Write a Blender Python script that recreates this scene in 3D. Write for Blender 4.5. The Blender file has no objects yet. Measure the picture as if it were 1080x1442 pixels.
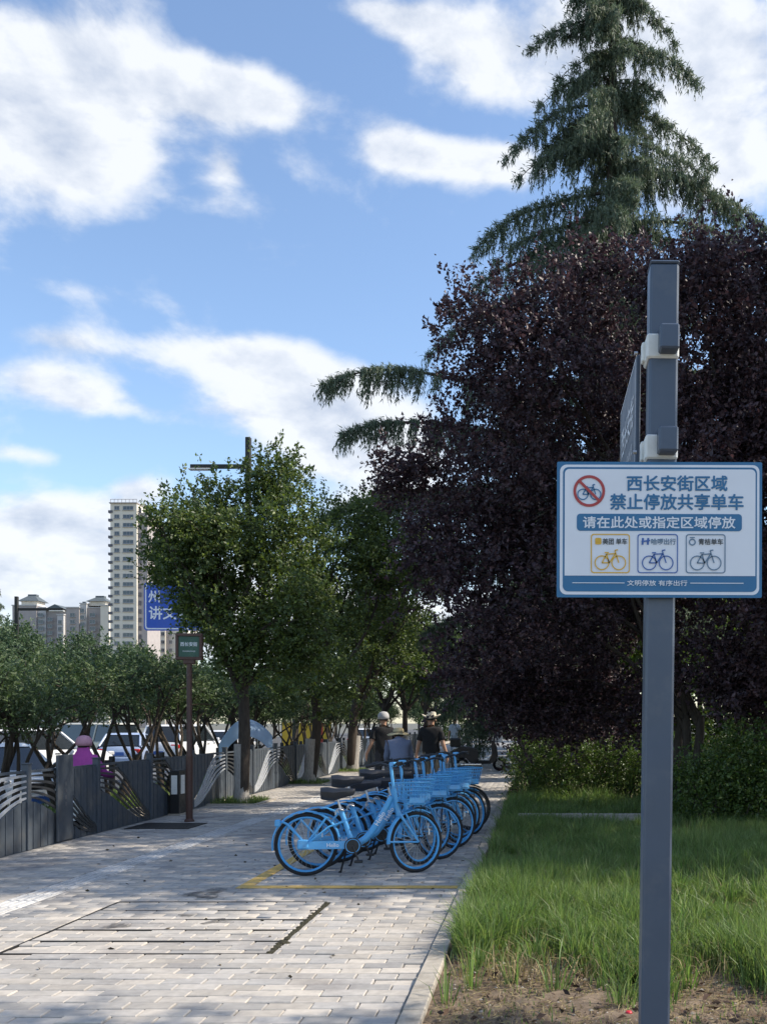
import bpy, bmesh, math, random
import numpy as np
from mathutils import Vector, Matrix

# ------------------------------------------------------------------ camera, sky, sun, exposure
SC = bpy.context.scene
COL = SC.collection
EYE = 1.58                      # eye height
FPX = 1380.0                    # focal length in pixels of a 1442 px tall frame
VPX, VPY = 756.0, 1017.0        # where the path vanishes
cam_d = bpy.data.cameras.new('camera')
cam = bpy.data.objects.new('camera', cam_d)
COL.objects.link(cam)
cam.location = (0, 0, EYE)
cam.rotation_euler = (math.radians(90), 0, 0)
cam_d.sensor_width = 36.0
cam_d.sensor_fit = 'AUTO'
cam_d.lens = FPX / 1442.0 * 36.0
cam_d.shift_x = (540 - VPX) / 1442.0
cam_d.shift_y = (VPY - 721) / 1442.0
cam_d.clip_start = 0.05
cam_d.clip_end = 6000
SC.camera = cam

SUN = Vector((1.12, 0.10, 1.0)).normalized()      # direction towards the sun
SUN_EL = math.asin(SUN.z)
SUN_AZ = math.atan2(SUN.x, SUN.y)
SKY_STRENGTH = 0.15
SC.view_settings.view_transform = 'Standard'
SC.view_settings.look = 'None'
SC.view_settings.exposure = 0.72
SC.view_settings.gamma = 1.0
SC.view_settings.use_curve_mapping = False
SC.render.engine = 'CYCLES'
SC.cycles.max_bounces = 7
SC.cycles.diffuse_bounces = 4
SC.cycles.transparent_max_bounces = 8
SC.cycles.use_denoising = True

sun_d = bpy.data.lights.new('sun', 'SUN')
sun_d.energy = 3.9
sun_d.angle = math.radians(0.6)
sun_d.color = (1.0, 0.91, 0.78)
sun = bpy.data.objects.new('sun', sun_d)
COL.objects.link(sun)
sun.rotation_euler = SUN.to_track_quat('Z', 'Y').to_euler()
sun.location = (30, 20, 60)


def build_world():
    w = bpy.data.worlds.new('World')
    SC.world = w
    w.use_nodes = True
    nt = w.node_tree
    N, L = nt.nodes, nt.links
    N.clear()
    out = N.new('ShaderNodeOutputWorld')
    bg = N.new('ShaderNodeBackground')
    bg.inputs['Strength'].default_value = SKY_STRENGTH
    L.new(bg.outputs[0], out.inputs[0])
    sky = N.new('ShaderNodeTexSky')
    sky.sky_type = 'NISHITA'
    sky.sun_disc = False
    sky.sun_elevation = SUN_EL
    sky.sun_rotation = SUN_AZ
    sky.air_density = 1.0
    sky.dust_density = 0.6
    sky.ozone_density = 2.1

    def lk(sock, v):
        if hasattr(v, 'is_linked') or isinstance(v, bpy.types.NodeSocket):
            L.new(v, sock)
        else:
            sock.default_value = v

    def m(op, a, b=0.0, c=0.0, clamp=False):
        n = N.new('ShaderNodeMath')
        n.operation = op
        n.use_clamp = clamp
        lk(n.inputs[0], a); lk(n.inputs[1], b); lk(n.inputs[2], c)
        return n.outputs[0]

    def vm(op, a, b=(0, 0, 0), c=(0, 0, 0), out='Vector'):
        n = N.new('ShaderNodeVectorMath')
        n.operation = op
        lk(n.inputs[0], a); lk(n.inputs[1], b)
        if op == 'MULTIPLY_ADD':
            lk(n.inputs[2], c)
        return n.outputs[out]

    def noise(vec, scale, detail, rough=0.55, dist=0.0):
        n = N.new('ShaderNodeTexNoise')
        n.noise_dimensions = '3D'
        lk(n.inputs['Vector'], vec)
        n.inputs['Scale'].default_value = scale
        n.inputs['Detail'].default_value = detail
        n.inputs['Roughness'].default_value = rough
        n.inputs['Distortion'].default_value = dist
        return n.outputs['Fac']

    tc = N.new('ShaderNodeTexCoord')
    d = vm('NORMALIZE', tc.outputs['Generated'])
    sep = N.new('ShaderNodeSeparateXYZ'); L.new(d, sep.inputs[0])
    az = m('ARCTAN2', sep.outputs[0], sep.outputs[1])
    el = m('ARCSINE', sep.outputs[2])
    comb = N.new('ShaderNodeCombineXYZ')
    L.new(az, comb.inputs[0]); L.new(el, comb.inputs[1])
    ae = comb.outputs[0]
    # warp the cloud outlines
    stretched = vm('MULTIPLY', d, (1.0, 1.0, 1.7))
    big = noise(stretched, 6.0, 11.0, 0.57, 0.15)
    lit = noise(vm('ADD', stretched, (0.022, 0.002, 0.022)), 6.0, 11.0, 0.57, 0.15)
    # clouds: centre and extent on the sky (azimuth, elevation), amount
    clouds = [(110, 200, 190, 80, 1.0), (230, 105, 150, 50, .75), (345, 135, 85, 36, 1.0), (315, 240, 32, 36, .7),
              (35, 60, 110, 45, .45), (70, 535, 110, 34, .85), (170, 575, 90, 20, .55), (340, 500, 130, 36, 1.0),
              (440, 575, 110, 60, .95), (90, 480, 110, 18, .5), (360, 350, 80, 20, .28),
              (100, 735, 120, 40, 1.0), (195, 690, 50, 26, .7), (60, 810, 170, 70, .85), (40, 640, 70, 12, .5),
              (548, 205, 58, 44, 1.05), (650, 225, 95, 30, .85), (590, 35, 90, 34, .75), (700, 110, 90, 60, 1.05), (520, 15, 60, 22, .5), (720, 235, 70, 34, .8), (180, 420, 200, 16, .22), (300, 290, 120, 20, .2),
              (790, 70, 120, 80, .7), (1000, 110, 120, 120, 1.0), (1040, 235, 90, 50, 1.0), (930, 50, 120, 70, .7),
              (560, 640, 150, 80, .75), (300, 850, 400, 60, .6), (800, 900, 500, 90, .6)]
    tot = None
    for (px, py, rx, ry, wgt) in clouds:
        dx, dz = (px - VPX) / FPX, (VPY - py) / FPX
        a0 = math.atan2(dx, 1.0); e0 = math.atan2(dz, math.hypot(dx, 1.0))
        ra = rx / FPX * math.cos(a0) ** 2; re = ry / FPX * math.cos(e0) ** 2
        q = vm('MULTIPLY_ADD', ae, (1 / ra, 1 / re, 0), (-a0 / ra, -e0 / re, 0))
        r2 = vm('DOT_PRODUCT', q, q, out='Value')
        g = m('POWER', 0.37, m('MINIMUM', r2, 12.0))
        g = m('MULTIPLY', g, wgt)
        tot = g if tot is None else m('ADD', tot, g)
    # the same kind of broken cloud carries on all round the sky
    cover = noise(stretched, 1.6, 3.0, 0.5)
    cover = m('MULTIPLY', m('SUBTRACT', cover, 0.44), 3.0, clamp=True)
    front = m('POWER', 0.37, m('MULTIPLY', m('POWER', m('DIVIDE', m('ADD', az, 0.12), 0.62), 4.0), 1.0))
    cover = m('MULTIPLY', cover, m('SUBTRACT', 1.0, front))
    tot = m('ADD', tot, cover)
    tot = m('MINIMUM', tot, 1.15)
    raw = m('ADD', tot, m('MULTIPLY', m('SUBTRACT', big, 0.5), 2.9))
    dens = N.new('ShaderNodeMapRange'); dens.interpolation_type = 'SMOOTHSTEP'
    L.new(raw, dens.inputs[0])
    dens.inputs[1].default_value = 0.22; dens.inputs[2].default_value = 0.88
    # sunlit edges brighter than the thick, self-shaded middle
    edge = m('MULTIPLY', m('SUBTRACT', big, lit), 5.0)
    thick = N.new('ShaderNodeMapRange'); thick.interpolation_type = 'SMOOTHSTEP'
    L.new(raw, thick.inputs[0]); thick.inputs[1].default_value = 0.75; thick.inputs[2].default_value = 1.75
    sh = m('SUBTRACT', m('ADD', 0.86, edge), m('MULTIPLY', thick.outputs[0], 0.42), clamp=True)
    ramp = N.new('ShaderNodeMix'); ramp.data_type = 'RGBA'
    L.new(sh, ramp.inputs['Factor'])
    k = 1.0 / SKY_STRENGTH
    ramp.inputs['A'].default_value = (0.30 * k, 0.355 * k, 0.46 * k, 1)
    ramp.inputs['B'].default_value = (0.60 * k, 0.62 * k, 0.65 * k, 1)
    mix = N.new('ShaderNodeMix'); mix.data_type = 'RGBA'
    L.new(m('MULTIPLY', dens.outputs[0], 0.93), mix.inputs['Factor'])
    L.new(sky.outputs[0], mix.inputs['A'])
    L.new(ramp.outputs['Result'], mix.inputs['B'])
    L.new(mix.outputs['Result'], bg.inputs['Color'])
    w.cycles.sampling_method = 'MANUAL'
    w.cycles.sample_map_resolution = 512


build_world()

# ------------------------------------------------------------------ helpers
RNG = np.random.default_rng(11)
random.seed(5)


def px(x, y, Y):
    """a point at depth Y seen at picture position x, y of the photograph"""
    return Vector(((x - VPX) * Y / FPX, Y, EYE + (VPY - y) * Y / FPX))


def link(o, parent=None):
    COL.objects.link(o)
    if parent is not None:
        o.parent = parent
    return o


def tag(o, label, cat, group=None):
    o['label'] = label
    o['category'] = cat
    if group:
        o['group'] = group
    return o


def empty(name, loc=(0, 0, 0), rz=0.0, scale=1.0):
    o = bpy.data.objects.new(name, None)
    o.empty_display_size = 0.2
    o.location = loc
    o.rotation_euler = (0, 0, rz)
    o.scale = (scale, scale, scale)
    COL.objects.link(o)
    return o


def copy_tree(o, parent=None):
    c = o.copy()
    link(c)
    c.parent = parent
    for ch in list(o.children):
        copy_tree(ch, c)
    return c


def frame_of(axis):
    a = Vector(axis).normalized()
    t = Vector((0, 0, 1)) if abs(a.z) < 0.9 else Vector((1, 0, 0))
    u = a.cross(t).normalized()
    return u, a.cross(u).normalized()


class MB:
    """collects shapes, builds one mesh object"""
    def __init__(s):
        s.v, s.f, s.mi, s.cur = [], [], [], 0

    def add(s, vs, fs):
        n = len(s.v)
        s.v += [tuple(p) for p in vs]
        s.f += [tuple(i + n for i in f) for f in fs]
        s.mi += [s.cur] * len(fs)
        return s

    def box(s, c, size, rz=0.0, bev=0.0):
        cx, cy, cz = c
        hx, hy, hz = size[0] / 2, size[1] / 2, size[2] / 2
        ca, sa = math.cos(rz), math.sin(rz)
        if bev <= 0:
            P = [(x, y, z) for z in (-hz, hz) for (x, y) in ((-hx, -hy), (hx, -hy), (hx, hy), (-hx, hy))]
            F = [(3, 2, 1, 0), (4, 5, 6, 7), (0, 1, 5, 4), (1, 2, 6, 5), (2, 3, 7, 6), (3, 0, 4, 7)]
        else:
            b = min(bev, hx * .9, hy * .9, hz * .9)
            ring = [(-hx + b, -hy), (hx - b, -hy), (hx, -hy + b), (hx, hy - b), (hx - b, hy), (-hx + b, hy), (-hx, hy - b), (-hx, -hy + b)]
            inner = [(x * (hx - b) / hx if abs(x) == hx else x, y * (hy - b) / hy if abs(y) == hy else y) for x, y in ring]
            P = []
            for z, rr in ((-hz, inner), (-hz + b, ring), (hz - b, ring), (hz, inner)):
                P += [(x, y, z) for x, y in rr]
            F = [tuple(reversed(range(8))), tuple(range(24, 32))]
            for k in range(3):
                for i in range(8):
                    j = (i + 1) % 8
                    F.append((k * 8 + i, k * 8 + j, k * 8 + 8 + j, k * 8 + 8 + i))
        return s.add([(cx + x * ca - y * sa, cy + x * sa + y * ca, cz + z) for x, y, z in P], F)

    def tube(s, pts, r, seg=8, caps=True, closed=False):
        pts = [Vector(p) for p in pts]
        n = len(pts)
        rs = r if isinstance(r, (list, tuple)) else [r] * n
        V, u = [], None
        for i, p in enumerate(pts):
            if closed:
                ax = pts[(i + 1) % n] - pts[i - 1]
            else:
                ax = pts[min(i + 1, n - 1)] - pts[max(i - 1, 0)]
            if ax.length < 1e-9:
                ax = Vector((0, 0, 1))
            ax.normalize()
            if u is None:
                u, _ = frame_of(ax)
            u = (u - ax * u.dot(ax))
            if u.length < 1e-6:
                u, _ = frame_of(ax)
            u.normalize()
            w = ax.cross(u)
            for k in range(seg):
                a = 2 * math.pi * k / seg
                V.append(p + (u * math.cos(a) + w * math.sin(a)) * rs[i])
        F = []
        for i in range(n if closed else n - 1):
            for k in range(seg):
                k2 = (k + 1) % seg
                j = (i + 1) % n
                F.append((i * seg + k, i * seg + k2, j * seg + k2, j * seg + k))
        if caps and not closed:
            F += [tuple(reversed(range(seg))), tuple(range((n - 1) * seg, n * seg))]
        return s.add(V, F)

    def ribbon(s, pts, widths, wdir, thick, tdir):
        """flat bar along pts: width along wdir, thickness along tdir"""
        wd, td = Vector(wdir).normalized(), Vector(tdir).normalized()
        V = []
        n = len(pts)
        for i, p in enumerate(pts):
            w = widths[i] if isinstance(widths, (list, tuple)) else widths
            p = Vector(p)
            V += [p - wd * w / 2 - td * thick / 2, p + wd * w / 2 - td * thick / 2, p + wd * w / 2 + td * thick / 2, p - wd * w / 2 + td * thick / 2]
        F = []
        for i in range(n - 1):
            for k in range(4):
                k2 = (k + 1) % 4
                F.append((i * 4 + k, i * 4 + k2, i * 4 + 4 + k2, i * 4 + 4 + k))
        F += [(3, 2, 1, 0), tuple(range(n * 4 - 4, n * 4))]
        return s.add(V, F)

    def lathe(s, prof, c=(0, 0, 0), seg=16, axis='z'):
        V, F = [], []
        for (r, h) in prof:
            for k in range(seg):
                a = 2 * math.pi * k / seg
                x, y = r * math.cos(a), r * math.sin(a)
                P = (x, y, h) if axis == 'z' else ((x, h, y) if axis == 'y' else (h, x, y))
                V.append((c[0] + P[0], c[1] + P[1], c[2] + P[2]))
        for i in range(len(prof) - 1):
            for k in range(seg):
                k2 = (k + 1) % seg
                F.append((i * seg + k, i * seg + k2, i * seg + seg + k2, i * seg + seg + k))
        F += [tuple(reversed(range(seg))), tuple(range((len(prof) - 1) * seg, len(prof) * seg))]
        return s.add(V, F)

    def prism(s, poly, axis, a0, a1):
        """polygon in the plane normal to axis, from a0 to a1"""
        n = len(poly)

        def P(q, a):
            return {'x': (a, q[0], q[1]), 'y': (q[0], a, q[1]), 'z': (q[0], q[1], a)}[axis]
        V = [P(q, a0) for q in poly] + [P(q, a1) for q in poly]
        F = [tuple(reversed(range(n))), tuple(range(n, 2 * n))]
        for i in range(n):
            j = (i + 1) % n
            F.append((i, j, n + j, n + i))
        return s.add(V, F)

    def torus(s, c, R, r, axis='y', seg=32, rs=6, squash=1.0):
        V, F = [], []
        for i in range(seg):
            a = 2 * math.pi * i / seg
            for k in range(rs):
                b = 2 * math.pi * k / rs
                rr = R + r * math.cos(b)
                q = (rr * math.cos(a), r * squash * math.sin(b), rr * math.sin(a))
                V.append((c[0] + q[0], c[1] + q[1], c[2] + q[2]))
        for i in range(seg):
            for k in range(rs):
                i2, k2 = (i + 1) % seg, (k + 1) % rs
                F.append((i * rs + k, i * rs + k2, i2 * rs + k2, i2 * rs + k))
        return s.add(V, F)

    def mesh(s, name, mats, smooth=False, fix=True):
        me = bpy.data.meshes.new(name)
        me.from_pydata(s.v, [], s.f)
        if not isinstance(mats, (list, tuple)):
            mats = [mats]
        for mt in mats:
            me.materials.append(mt)
        if len(mats) > 1:
            me.polygons.foreach_set('material_index', s.mi)
        if fix:
            bm = bmesh.new(); bm.from_mesh(me)
            bmesh.ops.recalc_face_normals(bm, faces=bm.faces)
            bm.to_mesh(me); bm.free()
        if smooth:
            me.polygons.foreach_set('use_smooth', [True] * len(me.polygons))
            try:
                me.set_sharp_from_angle(angle=math.radians(38))
            except Exception:
                pass
        me.update()
        return me

    def build(s, name, mats, parent=None, smooth=False, loc=None, fix=True):
        o = bpy.data.objects.new(name, s.mesh(name, mats, smooth, fix))
        if loc is not None:
            o.location = loc
        return link(o, parent)


def np_mesh(name, V, F, mat, smooth=False):
    """V: (n,3) array, F: (m,k) index array with equal face size"""
    me = bpy.data.meshes.new(name)
    V = np.asarray(V, dtype=np.float32); F = np.asarray(F, dtype=np.int32)
    me.vertices.add(len(V)); me.vertices.foreach_set('co', V.ravel())
    k = F.shape[1]
    me.loops.add(F.size); me.loops.foreach_set('vertex_index', F.ravel())
    me.polygons.add(len(F))
    me.polygons.foreach_set('loop_start', np.arange(0, F.size, k, dtype=np.int32))
    me.polygons.foreach_set('loop_total', np.full(len(F), k, dtype=np.int32))
    if smooth:
        me.polygons.foreach_set('use_smooth', np.ones(len(F), dtype=bool))
    me.materials.append(mat)
    me.update(calc_edges=True)
    me.validate()
    return me


def structure(o):
    o['kind'] = 'structure'
    return o


def stuff(o):
    o['kind'] = 'stuff'
    return o


# ------------------------------------------------------------------ materials
MATS = {}


def mat(name, col, rough=0.6, metal=0.0, var=0.0, vscale=8.0, rnd=None, rnd_amt=0.0, bump=0.0, bscale=60.0, spec=None,
        col2=None, coat=0.0, transl=0.0, dirt=None, dirt_amt=0.0, dirt_scale=2.0, stretch=None, sat_var=0.0):
    """procedural surface: base colour, blotchy variation, per-piece variation, fine relief, grime"""
    if name in MATS:
        return MATS[name]
    m = bpy.data.materials.new(name)
    m.use_nodes = True
    nt = m.node_tree; N, L = nt.nodes, nt.links
    b = N['Principled BSDF']; out = N['Material Output']
    b.inputs['Roughness'].default_value = rough
    b.inputs['Metallic'].default_value = metal
    if spec is not None:
        b.inputs['Specular IOR Level'].default_value = spec
    if coat:
        b.inputs['Coat Weight'].default_value = coat
        b.inputs['Coat Roughness'].default_value = 0.08
    c = tuple(col) + (1,)
    cur = None
    tc = N.new('ShaderNodeTexCoord')
    geo = N.new('ShaderNodeNewGeometry')
    vec = geo.outputs['Position'] if stretch is None else None
    if stretch is not None:
        mp = N.new('ShaderNodeMapping'); mp.inputs['Scale'].default_value = stretch
        L.new(geo.outputs['Position'], mp.inputs[0]); vec = mp.outputs[0]

    def noise(scale, detail=4.0, rough_=0.55):
        n = N.new('ShaderNodeTexNoise'); n.inputs['Scale'].default_value = scale
        n.inputs['Detail'].default_value = detail; n.inputs['Roughness'].default_value = rough_
        L.new(vec, n.inputs['Vector']); return n.outputs['Fac']

    def mixc(fac, a, bb, blend='MIX'):
        x = N.new('ShaderNodeMix'); x.data_type = 'RGBA'; x.blend_type = blend
        if isinstance(fac, float): x.inputs['Factor'].default_value = fac
        else: L.new(fac, x.inputs['Factor'])
        for sck, v in ((x.inputs['A'], a), (x.inputs['B'], bb)):
            if isinstance(v, tuple): sck.default_value = v
            else: L.new(v, sck)
        return x.outputs['Result']

    def rangem(v, a0, a1, b0, b1, smooth=False):
        x = N.new('ShaderNodeMapRange')
        if smooth: x.interpolation_type = 'SMOOTHSTEP'
        L.new(v, x.inputs[0])
        for i, q in enumerate((a0, a1, b0, b1)): x.inputs[i + 1].default_value = q
        return x.outputs[0]
    cur = c
    if rnd:
        if rnd == 'object':
            oi = N.new('ShaderNodeObjectInfo'); rv = oi.outputs['Random']
        else:
            rv = geo.outputs['Random Per Island']
        if col2 is not None:
            cur = mixc(rv, cur, tuple(col2) + (1,))
        h = N.new('ShaderNodeHueSaturation')
        if isinstance(cur, tuple): h.inputs['Color'].default_value = cur
        else: L.new(cur, h.inputs['Color'])
        wn = N.new('ShaderNodeTexWhiteNoise'); wn.noise_dimensions = '1D'
        L.new(rv, wn.inputs['W'])
        L.new(rangem(wn.outputs['Value'], 0, 1, 1 - rnd_amt, 1 + rnd_amt), h.inputs['Value'])
        if sat_var:
            L.new(rangem(rv, 0, 1, 1 - sat_var, 1 + sat_var), h.inputs['Saturation'])
        cur = h.outputs[0]
    elif col2 is not None and not var:
        cur = mixc(rangem(noise(vscale), 0.35, 0.65, 0, 1, True), cur, tuple(col2) + (1,))
    if var:
        n = noise(vscale, 6.0, 0.6)
        if col2 is not None and not rnd:
            cur = mixc(rangem(n, 0.35, 0.65, 0, 1, True), cur, tuple(col2) + (1,))
        h = N.new('ShaderNodeHueSaturation')
        if isinstance(cur, tuple): h.inputs['Color'].default_value = cur
        else: L.new(cur, h.inputs['Color'])
        L.new(rangem(noise(vscale * 2.3, 5.0), 0.25, 0.75, 1 - var, 1 + var), h.inputs['Value'])
        cur = h.outputs[0]
    if dirt is not None:
        f = rangem(noise(dirt_scale, 7.0, 0.65), 0.5, 0.72, 0, dirt_amt, True)
        cur = mixc(f, cur, tuple(dirt) + (1,))
    if isinstance(cur, tuple): b.inputs['Base Color'].default_value = cur
    else: L.new(cur, b.inputs['Base Color'])
    if var or dirt is not None:
        L.new(rangem(noise(vscale * 1.7), 0.3, 0.7, max(0.03, rough - 0.08), min(1, rough + 0.12)), b.inputs['Roughness'])
    if bump:
        bp = N.new('ShaderNodeBump'); bp.inputs['Strength'].default_value = bump; bp.inputs['Distance'].default_value = 0.01
        L.new(noise(bscale, 6.0, 0.6), bp.inputs['Height']); L.new(bp.outputs[0], b.inputs['Normal'])
    if transl:
        tr = N.new('ShaderNodeBsdfTranslucent')
        tcn = N.new('ShaderNodeHueSaturation'); tcn.inputs['Value'].default_value = 1.5; tcn.inputs['Saturation'].default_value = 1.15
        if isinstance(cur, tuple): tcn.inputs['Color'].default_value = cur
        else: L.new(cur, tcn.inputs['Color'])
        L.new(tcn.outputs[0], tr.inputs[0])
        mx = N.new('ShaderNodeMixShader'); mx.inputs[0].default_value = transl
        L.new(b.outputs[0], mx.inputs[1]); L.new(tr.outputs[0], mx.inputs[2]); L.new(mx.outputs[0], out.inputs[0])
    MATS[name] = m
    return m


def glass_mat(name, col=(0.02, 0.025, 0.03), rough=0.06):
    return mat(name, col, rough=rough, spec=0.8, var=0.15, vscale=0.6)


PAVE_A, PAVE_B = (0.47, 0.425, 0.365), (0.345, 0.33, 0.31)
M_PAVE_OBJ = mat('paver_single', PAVE_A, .8, rnd='object', rnd_amt=.16, col2=PAVE_B, var=.16, vscale=7, bump=.35, bscale=160, dirt=(.17, .155, .15), dirt_amt=.7, dirt_scale=.95)
M_PAVE_ISL = mat('paver_joined', PAVE_A, .8, rnd='island', rnd_amt=.16, col2=PAVE_B, var=.16, vscale=7, bump=.35, bscale=160, dirt=(.17, .155, .15), dirt_amt=.7, dirt_scale=.95)
M_BED = mat('joint_sand', (.20, .18, .155), .95, var=.3, vscale=20, bump=.5, bscale=200)
M_KERB = mat('kerb_concrete', (.40, .36, .30), .85, rnd='object', rnd_amt=.08, var=.2, vscale=9, bump=.4, bscale=120, dirt=(.20, .17, .13), dirt_amt=.7, dirt_scale=3)
M_TACT = mat('tactile_tile', (.52, .51, .49), .8, rnd='object', rnd_amt=.12, var=.15, vscale=10, bump=.3, bscale=150, dirt=(.16, .15, .14), dirt_amt=.6, dirt_scale=1.6)
M_SOIL = mat('soil', (.115, .080, .052), .95, var=.4, vscale=5, col2=(.195, .145, .098), bump=.9, bscale=45)
M_ASPH = mat('asphalt', (.075, .075, .078), .85, var=.2, vscale=1.2, bump=.5, bscale=120)
M_GROUND = mat('ground_dust', (.12, .12, .10), .95, var=.25, vscale=.6)
M_STEEL_DARK = mat('dark_steel', (.035, .033, .03), .6, metal=.4, var=.3, vscale=30)
M_MOSS = mat('moss', (.045, .04, .02), .95, var=.4, vscale=60, bump=1, bscale=200)
M_FENCE = mat('fence_paint', (.066, .080, .098), .5, rnd='island', rnd_amt=.07, var=.12, vscale=5, dirt=(.13, .12, .105), dirt_amt=.5, dirt_scale=2.5, spec=.4)
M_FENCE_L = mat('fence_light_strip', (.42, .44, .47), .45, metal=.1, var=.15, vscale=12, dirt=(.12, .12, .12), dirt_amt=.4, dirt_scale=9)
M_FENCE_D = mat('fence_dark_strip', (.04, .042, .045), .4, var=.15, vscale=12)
M_POLE = mat('pole_paint', (.070, .094, .134), .38, var=.06, vscale=3, dirt=(.16, .17, .18), dirt_amt=.25, dirt_scale=6, spec=.5)
M_WHITE = mat('white_plastic', (.72, .72, .68), .5, var=.06, vscale=20, dirt=(.4, .38, .32), dirt_amt=.4, dirt_scale=18)
M_RUST = mat('brown_pole_paint', (.075, .035, .025), .5, var=.2, vscale=15)
M_BARK = mat('bark', (.055, .043, .033), .95, var=.35, vscale=14, bump=1.0, bscale=60, stretch=(1, 1, .25))
M_BARK_W = mat('limewashed_bark', (.34, .32, .29), .95, var=.25, vscale=14, bump=1.0, bscale=60, stretch=(1, 1, .3), dirt=(.16, .14, .12), dirt_amt=.6, dirt_scale=6)
M_LEAF = mat('green_leaf', (.056, .098, .030), .5, rnd='island', rnd_amt=.4, col2=(.12, .152, .042), transl=.30, sat_var=.15)
M_LEAF_MED = mat('median_leaf', (.072, .110, .052), .55, rnd='island', rnd_amt=.4, col2=(.075, .11, .035), transl=.28)
M_LEAF_FAR = mat('far_leaf', (.055, .095, .045), .6, rnd='island', rnd_amt=.35, col2=(.09, .13, .06), transl=.3)
M_PLUM = mat('plum_leaf', (.036, .024, .034), .48, spec=.35, rnd='island', rnd_amt=.45, col2=(.082, .050, .054), transl=.2, sat_var=.15)
M_NEEDLE = mat('cedar_needle', (.070, .105, .068), .6, rnd='island', rnd_amt=.35, col2=(.135, .165, .100), transl=.25)
M_HEDGE = mat('hedge_leaf', (.045, .090, .022), .42, rnd='island', rnd_amt=.4, col2=(.10, .14, .03), transl=.3)
M_GRASS = mat('grass_blade', (.095, .172, .042), .5, rnd='island', rnd_amt=.38, col2=(.195, .245, .085), transl=.42)
M_STRAWG = mat('dry_blade', (.30, .24, .12), .7, rnd='island', rnd_amt=.3, transl=.2)
M_YEL = mat('yellow_paint', (.56, .37, .10), .7, var=.2, vscale=14, dirt=(.24, .22, .19), dirt_amt=.8, dirt_scale=9)
M_LINE = mat('white_line_paint', (.5, .5, .48), .7, var=.2, vscale=8)
M_BLUE = mat('bike_blue', (.085, .37, .70), .4, var=.07, vscale=6, coat=.2, dirt=(.17, .26, .34), dirt_amt=.45, dirt_scale=7)
M_BLUE_RIM = mat('rim_blue', (.06, .32, .66), .4, var=.06, vscale=6)
M_TYRE = mat('tyre_rubber', (.012, .012, .014), .75, var=.2, vscale=20)
M_BLACK = mat('black_plastic', (.012, .012, .013), .45, var=.15, vscale=12)
M_SADDLE = mat('saddle_vinyl', (.045, .043, .045), .42, var=.12, vscale=16)
M_CHROME = mat('bright_metal', (.55, .55, .54), .28, metal=.9, var=.08, vscale=20)
M_SPOKE = mat('spoke_steel', (.42, .44, .46), .35, metal=.7)
M_RED_L = mat('red_lens', (.45, .012, .01), .25)

# ------------------------------------------------------------------ the ground
ROAD_Z = -0.30
XF = -6.29          # fence line
XL, XR = -6.25, -0.74   # pavers from here to here
g = MB()
g.add([(-900, -300, -.42), (900, -300, -.42), (900, 1500, -.42), (-900, 1500, -.42)], [(0, 1, 2, 3)])
structure(g.build('ground', M_GROUND))
r = MB()
r.box((-19.4, 120, ROAD_Z - .05), (26.0, 300, .1))
structure(r.build('road', M_ASPH))
# lane markings on the road
rm = MB()
for k in range(22):
    rm.box((-14.0, 12 + k * 8, ROAD_Z + .006), (.15, 4, .004))
    rm.box((-17.6, 12 + k * 8, ROAD_Z + .006), (.15, 4, .004))
rm.box((-10.6, 90, ROAD_Z + .006), (.15, 170, .004))
structure(rm.build('lane_marking', M_LINE))

# pavement slab with its pavers, tactile tiles and cover strips
slab = MB()
slab.box(((XL + XR) / 2, 62, -.20), (XR - XL + .3, 130, .33))      # top at -0.035
pavement = structure(slab.build('pavement', M_BED))
BL, BD, JT = .257, .1285, .006
CX0, CX1, CY0, CY1 = -3.68, -1.83, 6.682, 8.61       # inspection cover set into the paving
TX0, TX1 = -4.70, -4.40                              # tactile strip
rowY0 = 4.112


def row_cells(i):
    """brick spans of row i, cut at the tactile strip and at the cover edges"""
    y = rowY0 + i * BD
    off = (i % 2) * BL / 2
    spans = []
    x = XR + off
    while x > XL:
        a, b = max(x - BL, XL), min(x, XR)
        if b - a > .03:
            spans.append((a, b))
        x -= BL
    cuts = [(TX0 - .004, TX1 + .004)]
    if CY0 - .01 < y + BD / 2 < CY1:
        cuts += [(CX0 - .012, CX0 + .012), (CX1 - .02, CX1 + .02)]
    for (c0, c1) in cuts:
        nx = []
        for (a, b) in spans:
            if b <= c0 or a >= c1:
                nx.append((a, b))
            else:
                if c0 - a > .03: nx.append((a, c0))
                if b - c1 > .03: nx.append((c1, b))
        spans = nx
    return y, spans


def brick_verts(w, d):
    b = .006
    hx, hy = w / 2 - JT / 2, d / 2 - JT / 2
    bot = [(-hx, -hy, -.05), (hx, -hy, -.05), (hx, hy, -.05), (-hx, hy, -.05)]
    mid = [(x, y, -b) for x, y, z in bot]
    top = [(-hx + b, -hy + b, 0), (hx - b, -hy + b, 0), (hx - b, hy - b, 0), (-hx + b, hy - b, 0)]
    F = [(8, 9, 10, 11)]
    for k in (0, 4):
        for i in range(4):
            j = (i + 1) % 4
            F.append((k + i, k + j, k + 4 + j, k + 4 + i))
    return bot + mid + top, F


brick_cache = {}


def brick_mesh(w):
    key = round(w, 3)
    if key not in brick_cache:
        v, f = brick_verts(w, BD)
        brick_cache[key] = MB().add(v, f).mesh('paver', M_PAVE_OBJ)
    return brick_cache[key]


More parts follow.
